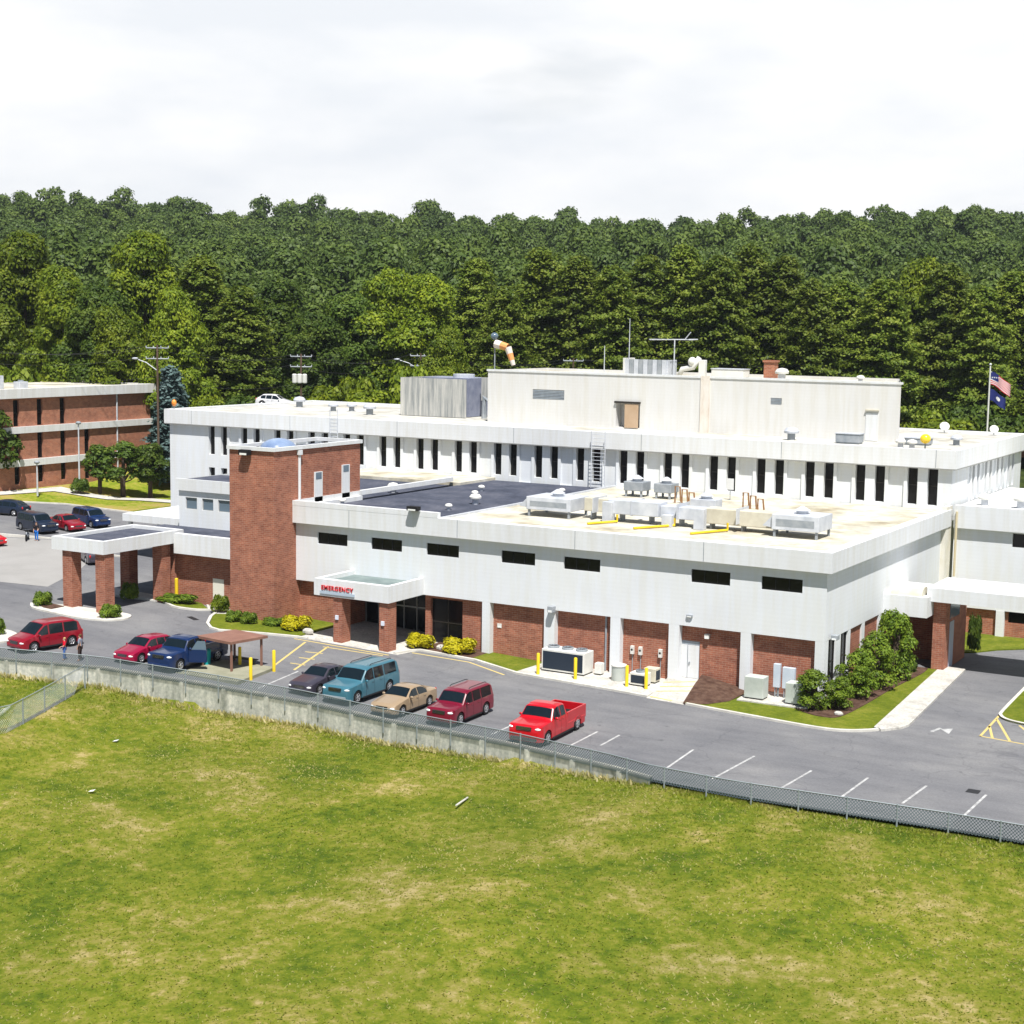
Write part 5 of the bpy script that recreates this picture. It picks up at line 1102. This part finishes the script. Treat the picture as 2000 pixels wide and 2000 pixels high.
# large condenser
def unit(name, label, cat, x0, y0, x1, y1, z0, z1, body_m, grille_faces=(), group=None, fans=0, feet=.08):
    U = empty(name, ((x0 + x1) / 2, (y0 + y1) / 2, z0), 0, label, cat, group)
    m = MB(); m.box(x0, y0, z0 + feet, x1, y1, z1); m.build('casing', body_m, U, bev=.03)
    m = MB(); m.box(x0 + .05, y0 + .05, z0, x1 - .05, y1 - .05, z0 + feet + .01); m.build('base', DARK, U)
    for f in grille_faces:
        m = MB(); g0, g1 = z0 + feet + .12, z1 - .14
        if f == 'f': m.box(x0 + .10, y0 - .012, g0, x1 - .10, y0 + .02, g1)
        if f == 'r': m.box(x1 - .02, y0 + .10, g0, x1 + .012, y1 - .10, g1)
        m.build('grille', mat('dark_blue_grille', (.018, .028, .045), .6, .3) if 'dark_blue_grille' not in bpy.data.materials else bpy.data.materials['dark_blue_grille'], U)
    for k in range(fans):
        cx_ = x0 + (x1 - x0) * (k + .5) / fans; r_ = min((x1 - x0) / fans, y1 - y0) * .38
        m = MB(); m.lathe([(r_, 0), (r_, .14), (r_ * .9, .16), (r_ * .88, .05)], (cx_, (y0 + y1) / 2, z1), 16); fn = m.build('fan_shroud', METALD, U)
        m = MB()
        for q in range(4): a = q * math.pi / 4; d = Vector((math.cos(a), math.sin(a), 0)) * r_ * .9; m.tube([Vector((cx_, (y0 + y1) / 2, z1 + .12)) - d, Vector((cx_, (y0 + y1) / 2, z1 + .12)) + d], .012, 4)
        m.build('fan_guard', DARK, fn)
    return U
UW = mottled('unit_offwhite', [(.62, .62, .58), (.74, .73, .69)], 1, .6)
unit('condenser', 'large white condenser with dark front grille behind two bollards', 'condenser', -18.95, -1.95, -15.75, -.55, .16, 1.68, UW, 'f', fans=3)
unit('meter_box', 'small white box at the right end of the large condenser', 'utility box', -15.4, -1.1, -14.9, -.6, .16, .95, UW)
R_u = empty('round_condenser', (-13.35, -1.6, .16), 0, 'round grey green condenser with white lid on the pad', 'condenser')
MB().lathe([(.46, 0), (.48, .08), (.48, .92), (.44, .95)], (-13.35, -1.6, .16), 20).build('coil_guard', CAB, R_u, angle=40); MB().lathe([(.52, .95), (.52, 1.03), (.3, 1.10), (.28, 1.02)], (-13.35, -1.6, .16), 20).build('lid', UW, R_u, angle=40)
unit('condenser', 'small white condenser with black grille behind the right bollard', 'condenser', -12.1, -2.55, -10.95, -1.75, .16, 1.02, UW, 'f', fans=1)
unit('generator_box', 'pale box with dark side opening beside the ramp', 'utility box', -11.7, -1.3, -10.85, -.5, .16, 1.12, BEIGE, 'r')
unit('transformer_cabinet', 'left grey green transformer cabinet by the last brick panel', 'cabinet', -4.45, -1.95, -3.2, -1.0, .22, 1.62, CAB, group='transformer cabinets')
unit('transformer_cabinet', 'right grey green transformer cabinet next to the corner bush', 'cabinet', -1.75, -1.95, -.55, -1.0, .22, 1.55, CAB, group='transformer cabinets')
for x0, x1, z0, z1, lb in ((-3.05, -2.62, .85, 2.35, 'narrow pale blue electric cabinet between the transformer cabinets'), (-2.45, -1.65, .85, 2.2, 'wide pale blue electric cabinet between the transformer cabinets')):
    U = empty('electric_cabinet', (x0, -.6, .22), 0, lb, 'cabinet'); m = MB(); m.box(x0, -.65, z0, x1, -.35, z1); m.build('casing', mottled('pale_blue_box', [(.46, .52, .60), (.60, .65, .70)], 1, .5), U, bev=.02)
    for x in (x0 + .08, x1 - .14): m = MB(); m.box(x, -.55, .2, x + .06, -.45, z0); m.build('leg', METALD, U)
    m = MB(); m.tube([((x0 + x1) / 2, -.4, .2), ((x0 + x1) / 2, -.4, z0)], .05); m.build('conduit', METALD, U)
for x, lb in ((-13.35, 'left of three white meters on the brick wall'), (-12.75, 'middle of three white meters on the brick wall'), (-11.3, 'right of three white meters, by the pilaster')):
    U = empty('meter', (x, .45, 1.5), 0, lb, 'meter', 'electric meters on the brick wall'); m = MB(); m.box(x - .12, .30, 1.55, x + .12, .497, 2.1); m.lathe([(.09, 0), (.09, .08), (.05, .1)], (x, .3, 1.85), 12, 'y'); m.build('box', UW, U, bev=.01)
    m = MB(); m.tube([(x, .44, .16), (x, .44, 1.55)], .03, 6); m.build('conduit', METALD, U)
def wall_thing(name, lb, cat, x, y, z, sx, sy, sz, mt, extra=None):
    U = empty(name, (x, y, z), 0, lb, cat); m = MB(); m.box(x - sx / 2, y - sy, z - sz / 2, x + sx / 2, y - .002, z + sz / 2); m.build('housing', mt, U, bev=.02)
    m = MB(); m.box(x - sx * .35, y - sy - .02, z - sz * .45, x + sx * .35, y - sy * .6, z - sz * .1); m.build('lens', LAMP, U); return U
wall_thing('wall_light', 'white wall light right of the white door', 'light', -8.0, .5, 3.35, .32, .28, .3, UW)
wall_thing('wall_light', 'dark flood light on the second white pilaster', 'light', -19.2, 0, 4.05, .42, .45, .42, METALD)
wall_thing('wall_light', 'dark flood light on the side wall by the tall windows', 'light', .35, 1.2, 4.15, .4, .5, .3, METALD)
wall_thing('wall_light', 'small grey light above the white door on the white wall', 'light', -9.1, 0, 4.65, .42, .14, .16, METALD)
wall_thing('wall_sign', 'small white notice on the first brick panel', 'sign', -23.7, .5, 2.3, .35, .03, .3, UW)
wall_thing('flood_light', 'black flood light on the tower roof corner', 'light', -43.6, -2.75, 13.6, .9, .4, .4, BLACK)
wall_thing('flood_light', 'black flood light on the parapet where the dark roof meets the pale roof', 'light', -30.2, -.42, 10.2, .9, .5, .3, BLACK)
for x, y, lb in ((-52.0, -1.15, 'yellow clearance post at the wall under the ambulance canopy'), (-55.7, -1.9, 'yellow post at the rear pier of the ambulance canopy')):
    z = ground(x, y); tag(MB().lathe([(.14, 0), (.14, 1.7), (.05, 1.76)], (x, y, z), 12).build('bollard', YEL, loc=(x, y, z)), lb, 'bollard', 'yellow steel bollards')
p = (-54.4, -.9, 5.2); U = empty('hanging_lamp', (-52.6, -2.2, 5.0), 0, 'orange and yellow lamp fixture under the right edge of the ambulance canopy', 'light'); m = MB(); m.tube([(-52.6, -2.2, 6.02), (-52.4, -2.4, 5.0)], .09); m.build('bracket', YEL, U); m = MB(); m.box(-52.6, -2.6, 4.4, -52.2, -2.2, 5.1); m.build('housing', mat('lime_plastic', (.30, .42, .03), .5), U)
# pale boulders by the entrance
for x, y, r_, lb in ((-27.4, -1.2, .3, 'pale stone between the golden shrubs'), (-37.3, -3.6, .32, 'pale stone right of the golden shrub by the entrance'), (1.9, -2.6, .2, 'white ground light at the tip of the mulch bed')):
    tag(MB().blob((x, y, ground(x, y) + .25), (r_ * 1.5, r_, r_ * .8), 8, 5).build('stone', CONC), lb, 'stone')

# ------------------------------------------------------------------ roof equipment
G8 = 9.46
D = empty('roof_duct', (-14, 7.6, G8), 0, 'long silver and beige duct run on legs across the pale roof', 'duct')
for x0, x1, y0, y1, z0, z1, mt in [(-20.6, -18.3, 7.0, 8.3, 10.0, 10.95, BEIGE), (-18.28, -14.4, 6.2, 7.8, 10.05, 11.05, METAL), (-14.38, -11.2, 6.5, 7.9, 10.0, 10.85, METAL), (-11.18, -5.9, 6.7, 8.1, 9.85, 10.9, BEIGE)]:
    m = MB(); m.box(x0, y0, z0, x1, y1, z1); m.build('duct_section', mt, D, bev=.04)
for x0, z1 in ((-18.6, 10.9), (-14.0, 10.3), (-11.6, 10.9)):
    m = MB(); m.box(x0, 5.9, G8, x0 + .75, 6.45, z1); m.build('drop_duct', METAL, D, bev=.03)
for x in np.arange(-20, -6, 2.3): m = MB(); m.box(x, 6.9, G8, x + .12, 7.6, 10.0); m.build('leg', METALD, D)
for x in (-19.5, -16.5, -13.0, -8.6): m = MB(); m.box(x, 6.15, 10.0, x + .05, 8.35, 11.08); m.build('flange', METAL, D)
def rtu(lb, x0, y0, x1, y1, z1, hood=True, mt=METAL):
    U = empty('rooftop_unit', ((x0 + x1) / 2, (y0 + y1) / 2, G8), 0, lb, 'rooftop unit', 'air handling units on the wing roof')
    m = MB(); m.box(x0, y0, G8 + .5, x1, y1, z1); m.build('casing', mt, U, bev=.04)
    for x, y in ((x0 + .1, y0 + .1), (x1 - .25, y0 + .1), (x0 + .1, y1 - .25), (x1 - .25, y1 - .25)): m = MB(); m.box(x, y, G8, x + .15, y + .15, G8 + .5); m.build('leg', METALD, U)
    if hood:
        m = MB(); m.add([(x0 - .7, y0 + .2, G8 + .7), (x0, y0 + .2, z1 - .1), (x0, y1 - .2, z1 - .1), (x0 - .7, y1 - .2, G8 + .7), (x0, y0 + .2, G8 + .6), (x0, y1 - .2, G8 + .6)], [(0, 1, 2, 3), (0, 4, 1), (3, 2, 5), (0, 3, 5, 4)]); m.build('intake_hood', METAL, U)
        m = MB(); m.box(x0 + .3, y0 - .01, G8 + .75, x1 - .3, y0 + .02, z1 - .3); m.build('access_panel', METALD, U)
    m = MB(); m.lathe([(.4, 0), (.4, .2), (.55, .22), (.1, .5)], ((x0 + x1) / 2, (y0 + y1) / 2, z1), 14); m.build('exhaust_cap', METAL, U)
rtu('silver air handler at the left end of the roof duct', -24.6, 5.6, -21.0, 8.6, 10.9); rtu('silver air handler at the right end of the roof duct', -5.85, 5.6, -2.6, 8.4, 11.0)
rtu('small grey unit on the pale roof behind the duct', -15.4, 14.0, -13.4, 15.4, 10.6, False)
rtu('left small dark unit at the back of the wing roof', -24.6, 21.6, -22.9, 23.2, 10.7, False, METALD); rtu('right small dark unit at the back of the wing roof', -21.9, 21.6, -20.4, 23.2, 10.7, False, METALD)
def vent(x, y, z, s, lb, kind=0, mt=None):
    U = empty('roof_vent', (x, y, z), 0, lb, 'vent', 'roof vents')
    m = MB(); m.lathe([(.22 * s, 0), (.22 * s, .4 * s)], (x, y, z), 12); m.build('stack', METALD if kind else METAL, U)
    m = MB(); m.lathe([(.40 * s, .38 * s), (.42 * s, .5 * s), (.30 * s, .66 * s), (.05, .72 * s)], (x, y, z), 14); m.build('cap', mt or UW, U, angle=40)
for x, y, lb in [(-42.0, 14.0, 'white mushroom vent on the dark roof beside the brick tower'), (-32.2, 11.0, 'white mushroom vent in the middle of the dark roof'), (-36.8, 19.5, 'small white vent at the back of the dark roof'), (-30.2, 21.5, 'white vent at the dark roof edge near the metal ladder'),
                 (-31.8, 6.5, 'small white vent near the front of the dark roof'), (-40.2, 4.5, 'small white vent in the front left corner of the dark roof'), (-35.0, 15.5, 'thin grey vent in the centre of the dark roof')]: vent(x, y, 9.28, 1.15 if 'mush' in lb else .7, lb)
vent(2.2, 30.5, 9.8, 1.3, 'left white mushroom vent on the east wing roof'); vent(5.0, 30.3, 9.8, 1.5, 'right white mushroom vent on the east wing roof'); vent(-6.2, 10.5, G8, 1.6, 'broad white exhaust hood behind the right air handler')
for x, y, s, lb in [(-73.8, 42.5, 1.6, 'vent hood near the left end of the main roof'), (-66.6, 38.9, 1.3, 'left of a pair of low vents on the main roof'), (-65.2, 40.2, 1.3, 'right of a pair of low vents on the main roof'), (-60.3, 36.5, 1.6, 'low dark vent left of the streaked roof screen'), (-14.4, 32.4, 1.5, 'low vent in front of the penthouse, right of centre'),
                    (-1.6, 36.0, 1.2, 'small vent at the right corner of the main roof')]: vent(x, y, 13.95, s, lb, 1, METAL)
def box_thing(name, lb, cat, x0, y0, z0, x1, y1, z1, mt, group=None):
    U = empty(name, ((x0 + x1) / 2, (y0 + y1) / 2, z0), 0, lb, cat, group); m = MB(); m.box(x0, y0, z0 + .12, x1, y1, z1); m.build('casing', mt, U, bev=.03)
    m = MB(); m.box(x0 + .08, y0 + .08, z0, x1 - .08, y1 - .08, z0 + .13); m.build('curb', METALD, U); m = MB(); m.box(x0 - .05, y0 - .05, z1 + .001, x1 + .05, y1 + .05, z1 + .07); m.build('lid', METAL, U)
box_thing('roof_hatch', 'grey roof hatch in front of the penthouse door', 'hatch', -10.2, 31.2, 13.95, -8.2, 32.4, 14.75, METALD); box_thing('roof_hatch', 'low grey box right of the penthouse', 'hatch', -5.2, 33.6, 13.95, -3.2, 34.8, 14.5, METALD)
# streaked screen round the cooling tower
sc_ = empty('roof_screen', (-53, 40, 13.95), 0, 'streaked grey screen around the cooling tower left of the penthouse', 'screen')
m = MB(); m.box(-57.6, 38, 14.0, -49.9, 38.12, 17.75); m.build('front_panel', SCREEN, sc_); m = MB(); m.box(-57.6, 38.13, 14.0, -57.48, 45, 17.75); m.build('side_panel', SCREEN, sc_)
m = MB(); m.box(-49.95, 41.0, 15.6, -46.0, 41.12, 17.9); m.build('back_panel', SCREEN, sc_); m = MB(); m.box(-57.4, 44.88, 14.0, -46.0, 45, 17.75); m.build('rear_panel', SCREEN, sc_)
ct = empty('cooling_tower', (-52.5, 41.5, 13.95), 0, 'blue grey cooling tower rising just above its streaked screen', 'cooling tower'); m = MB(); m.box(-56, 39.5, 14.0, -50.5, 43.5, 17.8); m.build('casing', mottled('blue_grey_steel', [(.16, .18, .26), (.30, .32, .40)], 1, .5), ct); m = MB(); m.lathe([(1.1, 0), (1.1, .35), (1.0, .35)], (-52.3, 41.5, 17.8), 18); m.build('fan_ring', METAL, ct)
m = MB(); m.tube([(-48.5, 39.2, 13.9), (-48.5, 39.2, 16.0), (-47.2, 39.6, 15.0), (-46.6, 39.3, 14.2)], .28, 8); tag(m.build('cooling_pipe', METALD), 'thick dark pipe elbow between the roof screen and the penthouse', 'pipe')
# gas pipes
for x, y, lb in ((-19.3, 20.0, 'left group of rusty gas pipes standing on the pale roof'), (-13.2, 19.0, 'right group of rusty gas pipes standing on the pale roof')):
    U = empty('gas_pipes', (x, y, G8), 0, lb, 'pipes', 'rusty gas pipes')
    for k in range(3): m = MB(); m.tube([(x + k * .6, y, G8), (x + k * .6, y, G8 + 1.3 - .2 * k), (x + k * .6 + .4, y, G8 + 1.3 - .2 * k), (x + k * .6 + .5, y, G8 + .1)], .07, 6); m.build('pipe', RUST, U)
for i, (a, b, lb) in enumerate([((-14.9, 3.4), (-13.2, 6.4), 'yellow gas pipe running under the middle of the roof duct'), ((-10.6, 3.2), (-9.2, 6.2), 'yellow gas pipe on the pale roof right of the middle drop'), ((-18.6, 3.7), (-17.4, 5.9), 'yellow gas pipe on the pale roof left of the middle drop')]):
    tag(MB().tube([(*a, G8 + .1), (*b, G8 + .12), (b[0], b[1], G8 + .6)], .09, 6).build('gas_pipe', YEL), lb, 'pipe', 'yellow gas pipes')
U = empty('roof_sign', (-16.5, 24.5, G8), 0, 'small white board on a post in front of the upper windows', 'sign'); m = MB(); m.tube([(-16.5, 24.5, G8), (-16.5, 24.5, 10.6)], .04); m.build('post', METALD, U); m = MB(); m.box(-16.8, 24.44, 10.3, -16.2, 24.48, 11.2); m.build('board', WHITE2, U)
def ladder(lb, x, y, z0, z1, wd=.55, dx=0, cage=False):
    U = empty('ladder', (x, y, z0), 0, lb, 'ladder')
    for s in (0, wd): m = MB(); m.tube([(x + s, y, z0), (x + s + dx, y + .0, z1)], .04, 5); m.build('rail', METAL, U)
    m = MB(); n = int((z1 - z0) / .32); [m.tube([(x, y, z0 + (i + .5) * .32), (x + wd, y, z0 + (i + .5) * .32)], .02, 4) for i in range(n)]; m.build('rungs', METAL, U)
ladder('tall silver ladder on the white wall behind the dark roof', -30.5, 27.3, 9.3, 14.2, 1.3); ladder('faint ladder over the main fascia behind the brick tower', -58.6, 27.6, 12.2, 15.0, .9)
dish = empty('satellite_dish', (-43.9, -1.2, 13.6), 0, 'blue grey domed skylight on the brick tower roof', 'skylight'); MB().blob((-43.3, .6, 13.62), (1.35, 1.5, .85), 18, 10).build('dome', mottled('blue_dome', [(.10, .16, .30), (.28, .36, .50)], .6, .3), dish, smooth=True); MB().lathe([(1.5, 0), (1.5, .25), (1.3, .3)], (-43.3, .6, 13.55), 18).build('curb', METALD, dish)
dish.name = 'domed_skylight'
def sat(x, y, z, r_, lb):
    U = empty('satellite_dish', (x, y, z), 0, lb, 'satellite dish', 'satellite dishes'); m = MB(); m.tube([(x, y, z), (x, y, z + r_)], .05); m.build('mast', METAL, U)
    m = MB(); m.lathe([(.02, 0), (r_ * .5, .06), (r_, .28 * r_), (r_ * .98, .30 * r_ + .02), (r_ * .5, .10)], (0, 0, 0), 18); rot = Matrix.Rotation(R(58), 3, Vector((1, .4, 0)).normalized()); m.v = [tuple(rot @ Vector(v) + Vector((x, y, z + r_ * 1.1))) for v in m.v]; m.build('dish', UW, U, smooth=True)
sat(-6.4, 50.5, 14.0, .45, 'left satellite dish at the back right of the main roof'); sat(-2.0, 50.6, 14.0, .4, 'right satellite dish at the back right corner of the main roof')
U = empty('beacon', (-2.2, 29.3, 13.95), 0, 'bright yellow helipad style beacon at the right corner of the main roof', 'lamp'); MB().tube([(-2.2, 28.9, 13.95), (-2.2, 28.9, 14.6)], .06).build('stand', METALD, U); MB().blob((-2.2, 28.9, 14.85), (.42, .42, .38), 14, 8).build('globe', mat('yellow_glass', (.95, .62, .02), .25, .6), U, smooth=True)
U = empty('beacon', (-78.6, 28.1, 14.1), 0, 'small orange obstruction light at the left corner of the main roof', 'lamp'); MB().tube([(-78.6, 28.1, 14.1), (-78.6, 28.1, 14.5)], .05).build('stand', METALD, U); MB().blob((-78.6, 28.1, 14.75), (.26, .26, .36), 10, 6).build('globe', mat('orange_glass', (.80, .28, .04), .3, .6), U, smooth=True)
for x, y, lb in ((-4.6, 30.5, 'left low white vent by the yellow beacon'), (-3.6, 30.2, 'right low white vent by the yellow beacon')): vent(x, y, 13.95, 1.0, lb)
# penthouse roof
PZ = 18.6
U = empty('metal_enclosure', (-32, 41, PZ), 0, 'ribbed grey metal enclosure on the penthouse roof', 'enclosure')
for i in range(9): m = MB(); m.box(-34.2 + i * .48, 41, PZ, -33.76 + i * .48, 41.15, 20.1); m.build('panel', METALD if i % 2 else METAL, U)
for i in range(4): m = MB(); m.box(-29.95, 41.15 + i * .5, PZ, -29.8, 41.6 + i * .5, 20.1); m.build('panel', METAL, U)
m = MB(); m.box(-34.35, 40.95, PZ, -34.2, 43.2, 20.2); m.build('end_panel', UW, U)
for x, z1, lb, t in ((-36.6, 21.3, 'short whip antenna on the penthouse left of the metal enclosure', 0), (-34.0, 23.9, 'tall thin antenna mast on the penthouse', 0)): tag(MB().tube([(x, 41.5, PZ), (x, 41.5, z1)], .06, 6, .03).build('antenna_mast', METAL), lb, 'antenna', 'antenna masts')
U = empty('tv_aerial', (-29.4, 41.6, PZ), 0, 'wide flat aerial on a mast above the penthouse', 'aerial'); MB().tube([(-29.4, 41.6, PZ), (-29.4, 41.6, 22.0)], .06).build('mast', METAL, U); m = MB(); m.tube([(-31.8, 41.3, 21.95), (-27.2, 41.9, 22.05)], .05); [m.tube([(x, 40.7, 22), (x, 42.4, 22)], .025, 4) for x in np.arange(-31.6, -27.2, .5)]; m.tube([(-28.4, 41.6, 22.0), (-27.8, 41.6, 22.7)], .05); m.build('boom', METAL, U)
U = empty('white_pipework', (-27, 41, PZ), 0, 'white curved pipework and vent beside the enclosure on the penthouse', 'pipes'); MB().tube([(-28.6, 41, PZ), (-28.3, 41, 19.3), (-27.2, 41, 19.5), (-26.6, 41, 20.4)], .26, 8).build('pipe', UW, U, smooth=True); MB().blob((-27.3, 41, 20.0), (.42, .42, .45)).build('bulb', UW, U, smooth=True); MB().box(-26.6, 40.8, PZ, -26.0, 41.4, 20.2).build('stack', UW, U, bev=.04)
box_thing('rooftop_box', 'white flat topped unit right of the white pipework on the penthouse', 'rooftop unit', -25.4, 41, PZ, -22.3, 42.6, 19.4, UW)
m = MB(); m.box(-21.1, 43.0, 17.5, -20.1, 44.0, 20.1); m.box(-21.2, 42.9, 20.1, -20.0, 44.1, 20.28); tag(m.build('brick_chimney', BRICK2), 'small red brick chimney behind the penthouse roof', 'chimney')
vent(-18.6, 41, PZ, 1.5, 'round white vent right of the brick chimney on the penthouse'); vent(-11.4, 41, PZ, .9, 'small grey vent near the right end of the penthouse roof')
# windsock
U = empty('windsock', (-53.8, 50, 13.95), 0, 'orange and white windsock drooping from its mast on the main roof', 'windsock'); MB().tube([(-53.8, 50, 13.95), (-53.8, 50, 21.6)], .07).build('mast', METALD, U); MB().blob((-53.85, 50, 21.9), (.42, .42, .38)).build('lamp', GLASSB, U, smooth=True)
SO = mat('windsock_orange', (.80, .34, .12), .8); SW_ = mat('windsock_white', (.75, .66, .58), .8)
pts = [(-53.7, 50, 21.1), (-53.0, 50, 20.95), (-52.2, 50, 20.75), (-51.95, 50, 20.1), (-51.7, 50, 19.4), (-51.5, 50, 18.9)]; rr = [.46, .42, .38, .33, .28, .22]
for i in range(5): MB().tube([pts[i], pts[i + 1]], rr[i], 10, rr[i + 1], cap=False).build('sock_band', SO if i % 2 else SW_, U)

# ------------------------------------------------------------------ poles, wires, flags
def pole(lb, p, h, arms=True, lamp=None, transf=False, name='utility_pole', mt=WOODP, r=.16):
    U = empty(name, (p.x, p.y, p.z - h), 0, lb, 'pole', 'utility poles'); z = p.z; rtv = Vector((math.cos(yaw), math.sin(yaw), 0))
    MB().tube([(p.x, p.y, z - h), (p.x, p.y, z)], r, 8, r * .7).build('pole', mt, U)
    if arms:
        for dz in (.35, 1.6):
            a = p - rtv * 1.3 - Vector((0, 0, dz)); b = p + rtv * 1.3 - Vector((0, 0, dz)); MB().tube([a, b], .08, 4).build('crossarm', METALD, U)
            for k in range(4): q = a + (b - a) * k / 3; MB().lathe([(.06, 0), (.06, .2)], (q.x, q.y, q.z + .06), 6).build('insulator', METAL, U)
    if transf:
        for k in (-1, 0, 1): q = p + rtv * .62 * k - Vector((0, 0, 3.0)); MB().lathe([(.26, 0), (.30, .1), (.30, 1.05), (.2, 1.15)], (q.x, q.y - .3, q.z - .6), 12).build('transformer', UW, U)
    if lamp:
        dx, dz, z0 = lamp; a = p - Vector((0, 0, z0)); b = a + rtv * dx + Vector((0, 0, dz)); m = MB(); m.tube([a, a + (b - a) * .5 + Vector((0, 0, .25)), b], .06, 6); arm = m.build('lamp_arm', METAL, U); MB().blob(b, (.5, .3, .14), 8, 5).build('lamp_head', METAL, U, smooth=True)
    return p
P1 = pole('wooden utility pole with two crossarms and a lamp arm beside the blue spruce', pix(307, 674, 183), 15, lamp=(-2.6, 1.4, 3.0))
P2 = pole('wooden pole with three white transformers above the left part of the main roof', pix(588, 691, 192), 15, transf=True)
P3 = pole('pole with a pale lamp arm behind the streaked roof screen', pix(822, 690, 196), 13, lamp=(-3.0, 1.4, 2.2))
P0 = pole('pole beyond the left edge carrying the wires', pix(-140, 668, 176), 15); P4 = pole('pole behind the penthouse carrying the wires', pix(1120, 700, 205), 13); P5 = pole('pole beyond the right edge carrying the wires', pix(2140, 700, 215), 14)
rv = Vector((math.cos(yaw), math.sin(yaw), 0))
SP = {id(P0): 'from the left edge to the pole beside the spruce', id(P1): 'from the spruce pole to the transformer pole', id(P2): 'from the transformer pole to the roof screen pole', id(P3): 'from the roof screen pole to behind the penthouse', id(P4): 'from behind the penthouse to the right edge'}
for a, b in ((P0, P1), (P1, P2), (P2, P3), (P3, P4), (P4, P5)):
    for k, (off, dz) in enumerate(((-1.2, .15), (1.2, .15), (-1.2, 1.4), (0, 3.6))):
        u = [a + rv * off + Vector((0, 0, -dz)) + (b - a) * t / 12 - Vector((0, 0, 1.1 * 4 * (t / 12) * (1 - t / 12))) for t in range(13)]
        tag(MB().tube(u, .017, 4).build('power_line', DARK), ('%s power wire %s' % (('upper left', 'upper right', 'middle', 'lowest')[k], SP[(id(a))])), 'cable', 'power lines')
for px, yt, t, h, lb in ((153, 828, 176, 7.2, 'slim lamp post in front of the brick building, left of the small trees'), (72, 905, 172, 3.6, 'pale short post in front of the brick building wall')):
    p = pix(px, yt, t); U = empty('lamp_post', (p.x, p.y, p.z - h), 0, lb, 'lamp post'); MB().tube([(p.x, p.y, p.z - h), (p.x, p.y, p.z)], .11, 8, .07).build('post', METAL, U); MB().blob((p.x, p.y, p.z + .12), (.35, .3, .2), 8, 5).build('lamp_head', METALD, U, smooth=True)
# flagpole
fx_, fy_, ft = -8.3, 75.0, 19.6
U = empty('flagpole', (fx_, fy_, ground(fx_, fy_)), 0, 'tall white flagpole behind the right end of the main roof', 'flagpole'); MB().tube([(fx_, fy_, ground(fx_, fy_) - .3), (fx_, fy_, ft)], .13, 10, .08).build('pole', UW, U); MB().blob((fx_, fy_, ft + .12), (.14, .14, .14)).build('finial', METAL, U, smooth=True)
def flag(name, lb, z1, wd, ht, mats, pick, droop=.55):
    n, k = 20, 13; vs = []; fs = []; mi = []
    for i in range(n + 1):
        for j in range(k + 1):
            t = i / n; vs.append((fx_ + .1 + t * wd * .86, fy_ + .12 * math.sin(t * 9) * t, z1 - j / k * ht - droop * wd * t ** 1.3 + .05 * math.sin(t * 7 + j * .5)))
    for i in range(n):
        for j in range(k): fs.append((i * (k + 1) + j, (i + 1) * (k + 1) + j, (i + 1) * (k + 1) + j + 1, i * (k + 1) + j + 1)); mi.append(pick(i, j))
    m = MB(); m.add(vs, fs); m.mi = mi; return tag(m.build(name, mats), lb, 'flag')
FR, FW, FB = mat('flag_red', (.62, .03, .05), .8), mat('flag_white', (.78, .78, .78), .8), mat('flag_blue', (.02, .03, .16), .8)
flag('striped_flag', 'red and white striped flag with blue corner, upper flag on the flagpole', 19.0, 2.4, 1.35, [FR, FW, FB], lambda i, j: (1 if (i * 7 + j * 3) % 11 == 0 else 2) if (i < 8 and j < 7) else (0 if j % 2 == 0 else 1))
flag('navy_flag', 'dark navy flag with pale centre emblem, lower flag on the flagpole', 17.2, 1.9, 1.2, [FB, FW], lambda i, j: 1 if (i - 10) ** 2 + (j - 6) ** 2 * 1.4 < 9 else 0)

# summer air: one closed box of thin even haze
me = bpy.data.meshes.new('haze'); mb = MB(); mb.box(-1500, -700, -40, 1300, 1600, 140); me.from_pydata(mb.v, [], mb.f)
hm = bpy.data.materials.new('haze'); hm.use_nodes = True; hm.node_tree.nodes.remove(hm.node_tree.nodes['Principled BSDF'])
pv = hm.node_tree.nodes.new('ShaderNodeVolumePrincipled'); pv.inputs['Color'].default_value = (.80, .88, 1, 1); pv.inputs['Density'].default_value = .00010; pv.inputs['Anisotropy'].default_value = .3
hm.node_tree.links.new(pv.outputs[0], hm.node_tree.nodes['Material Output'].inputs['Volume']); me.materials.append(hm)
hz = bpy.data.objects.new('haze', me); col.objects.link(hz); hz['kind'] = 'stuff'; hz['label'] = 'thin pale summer haze'
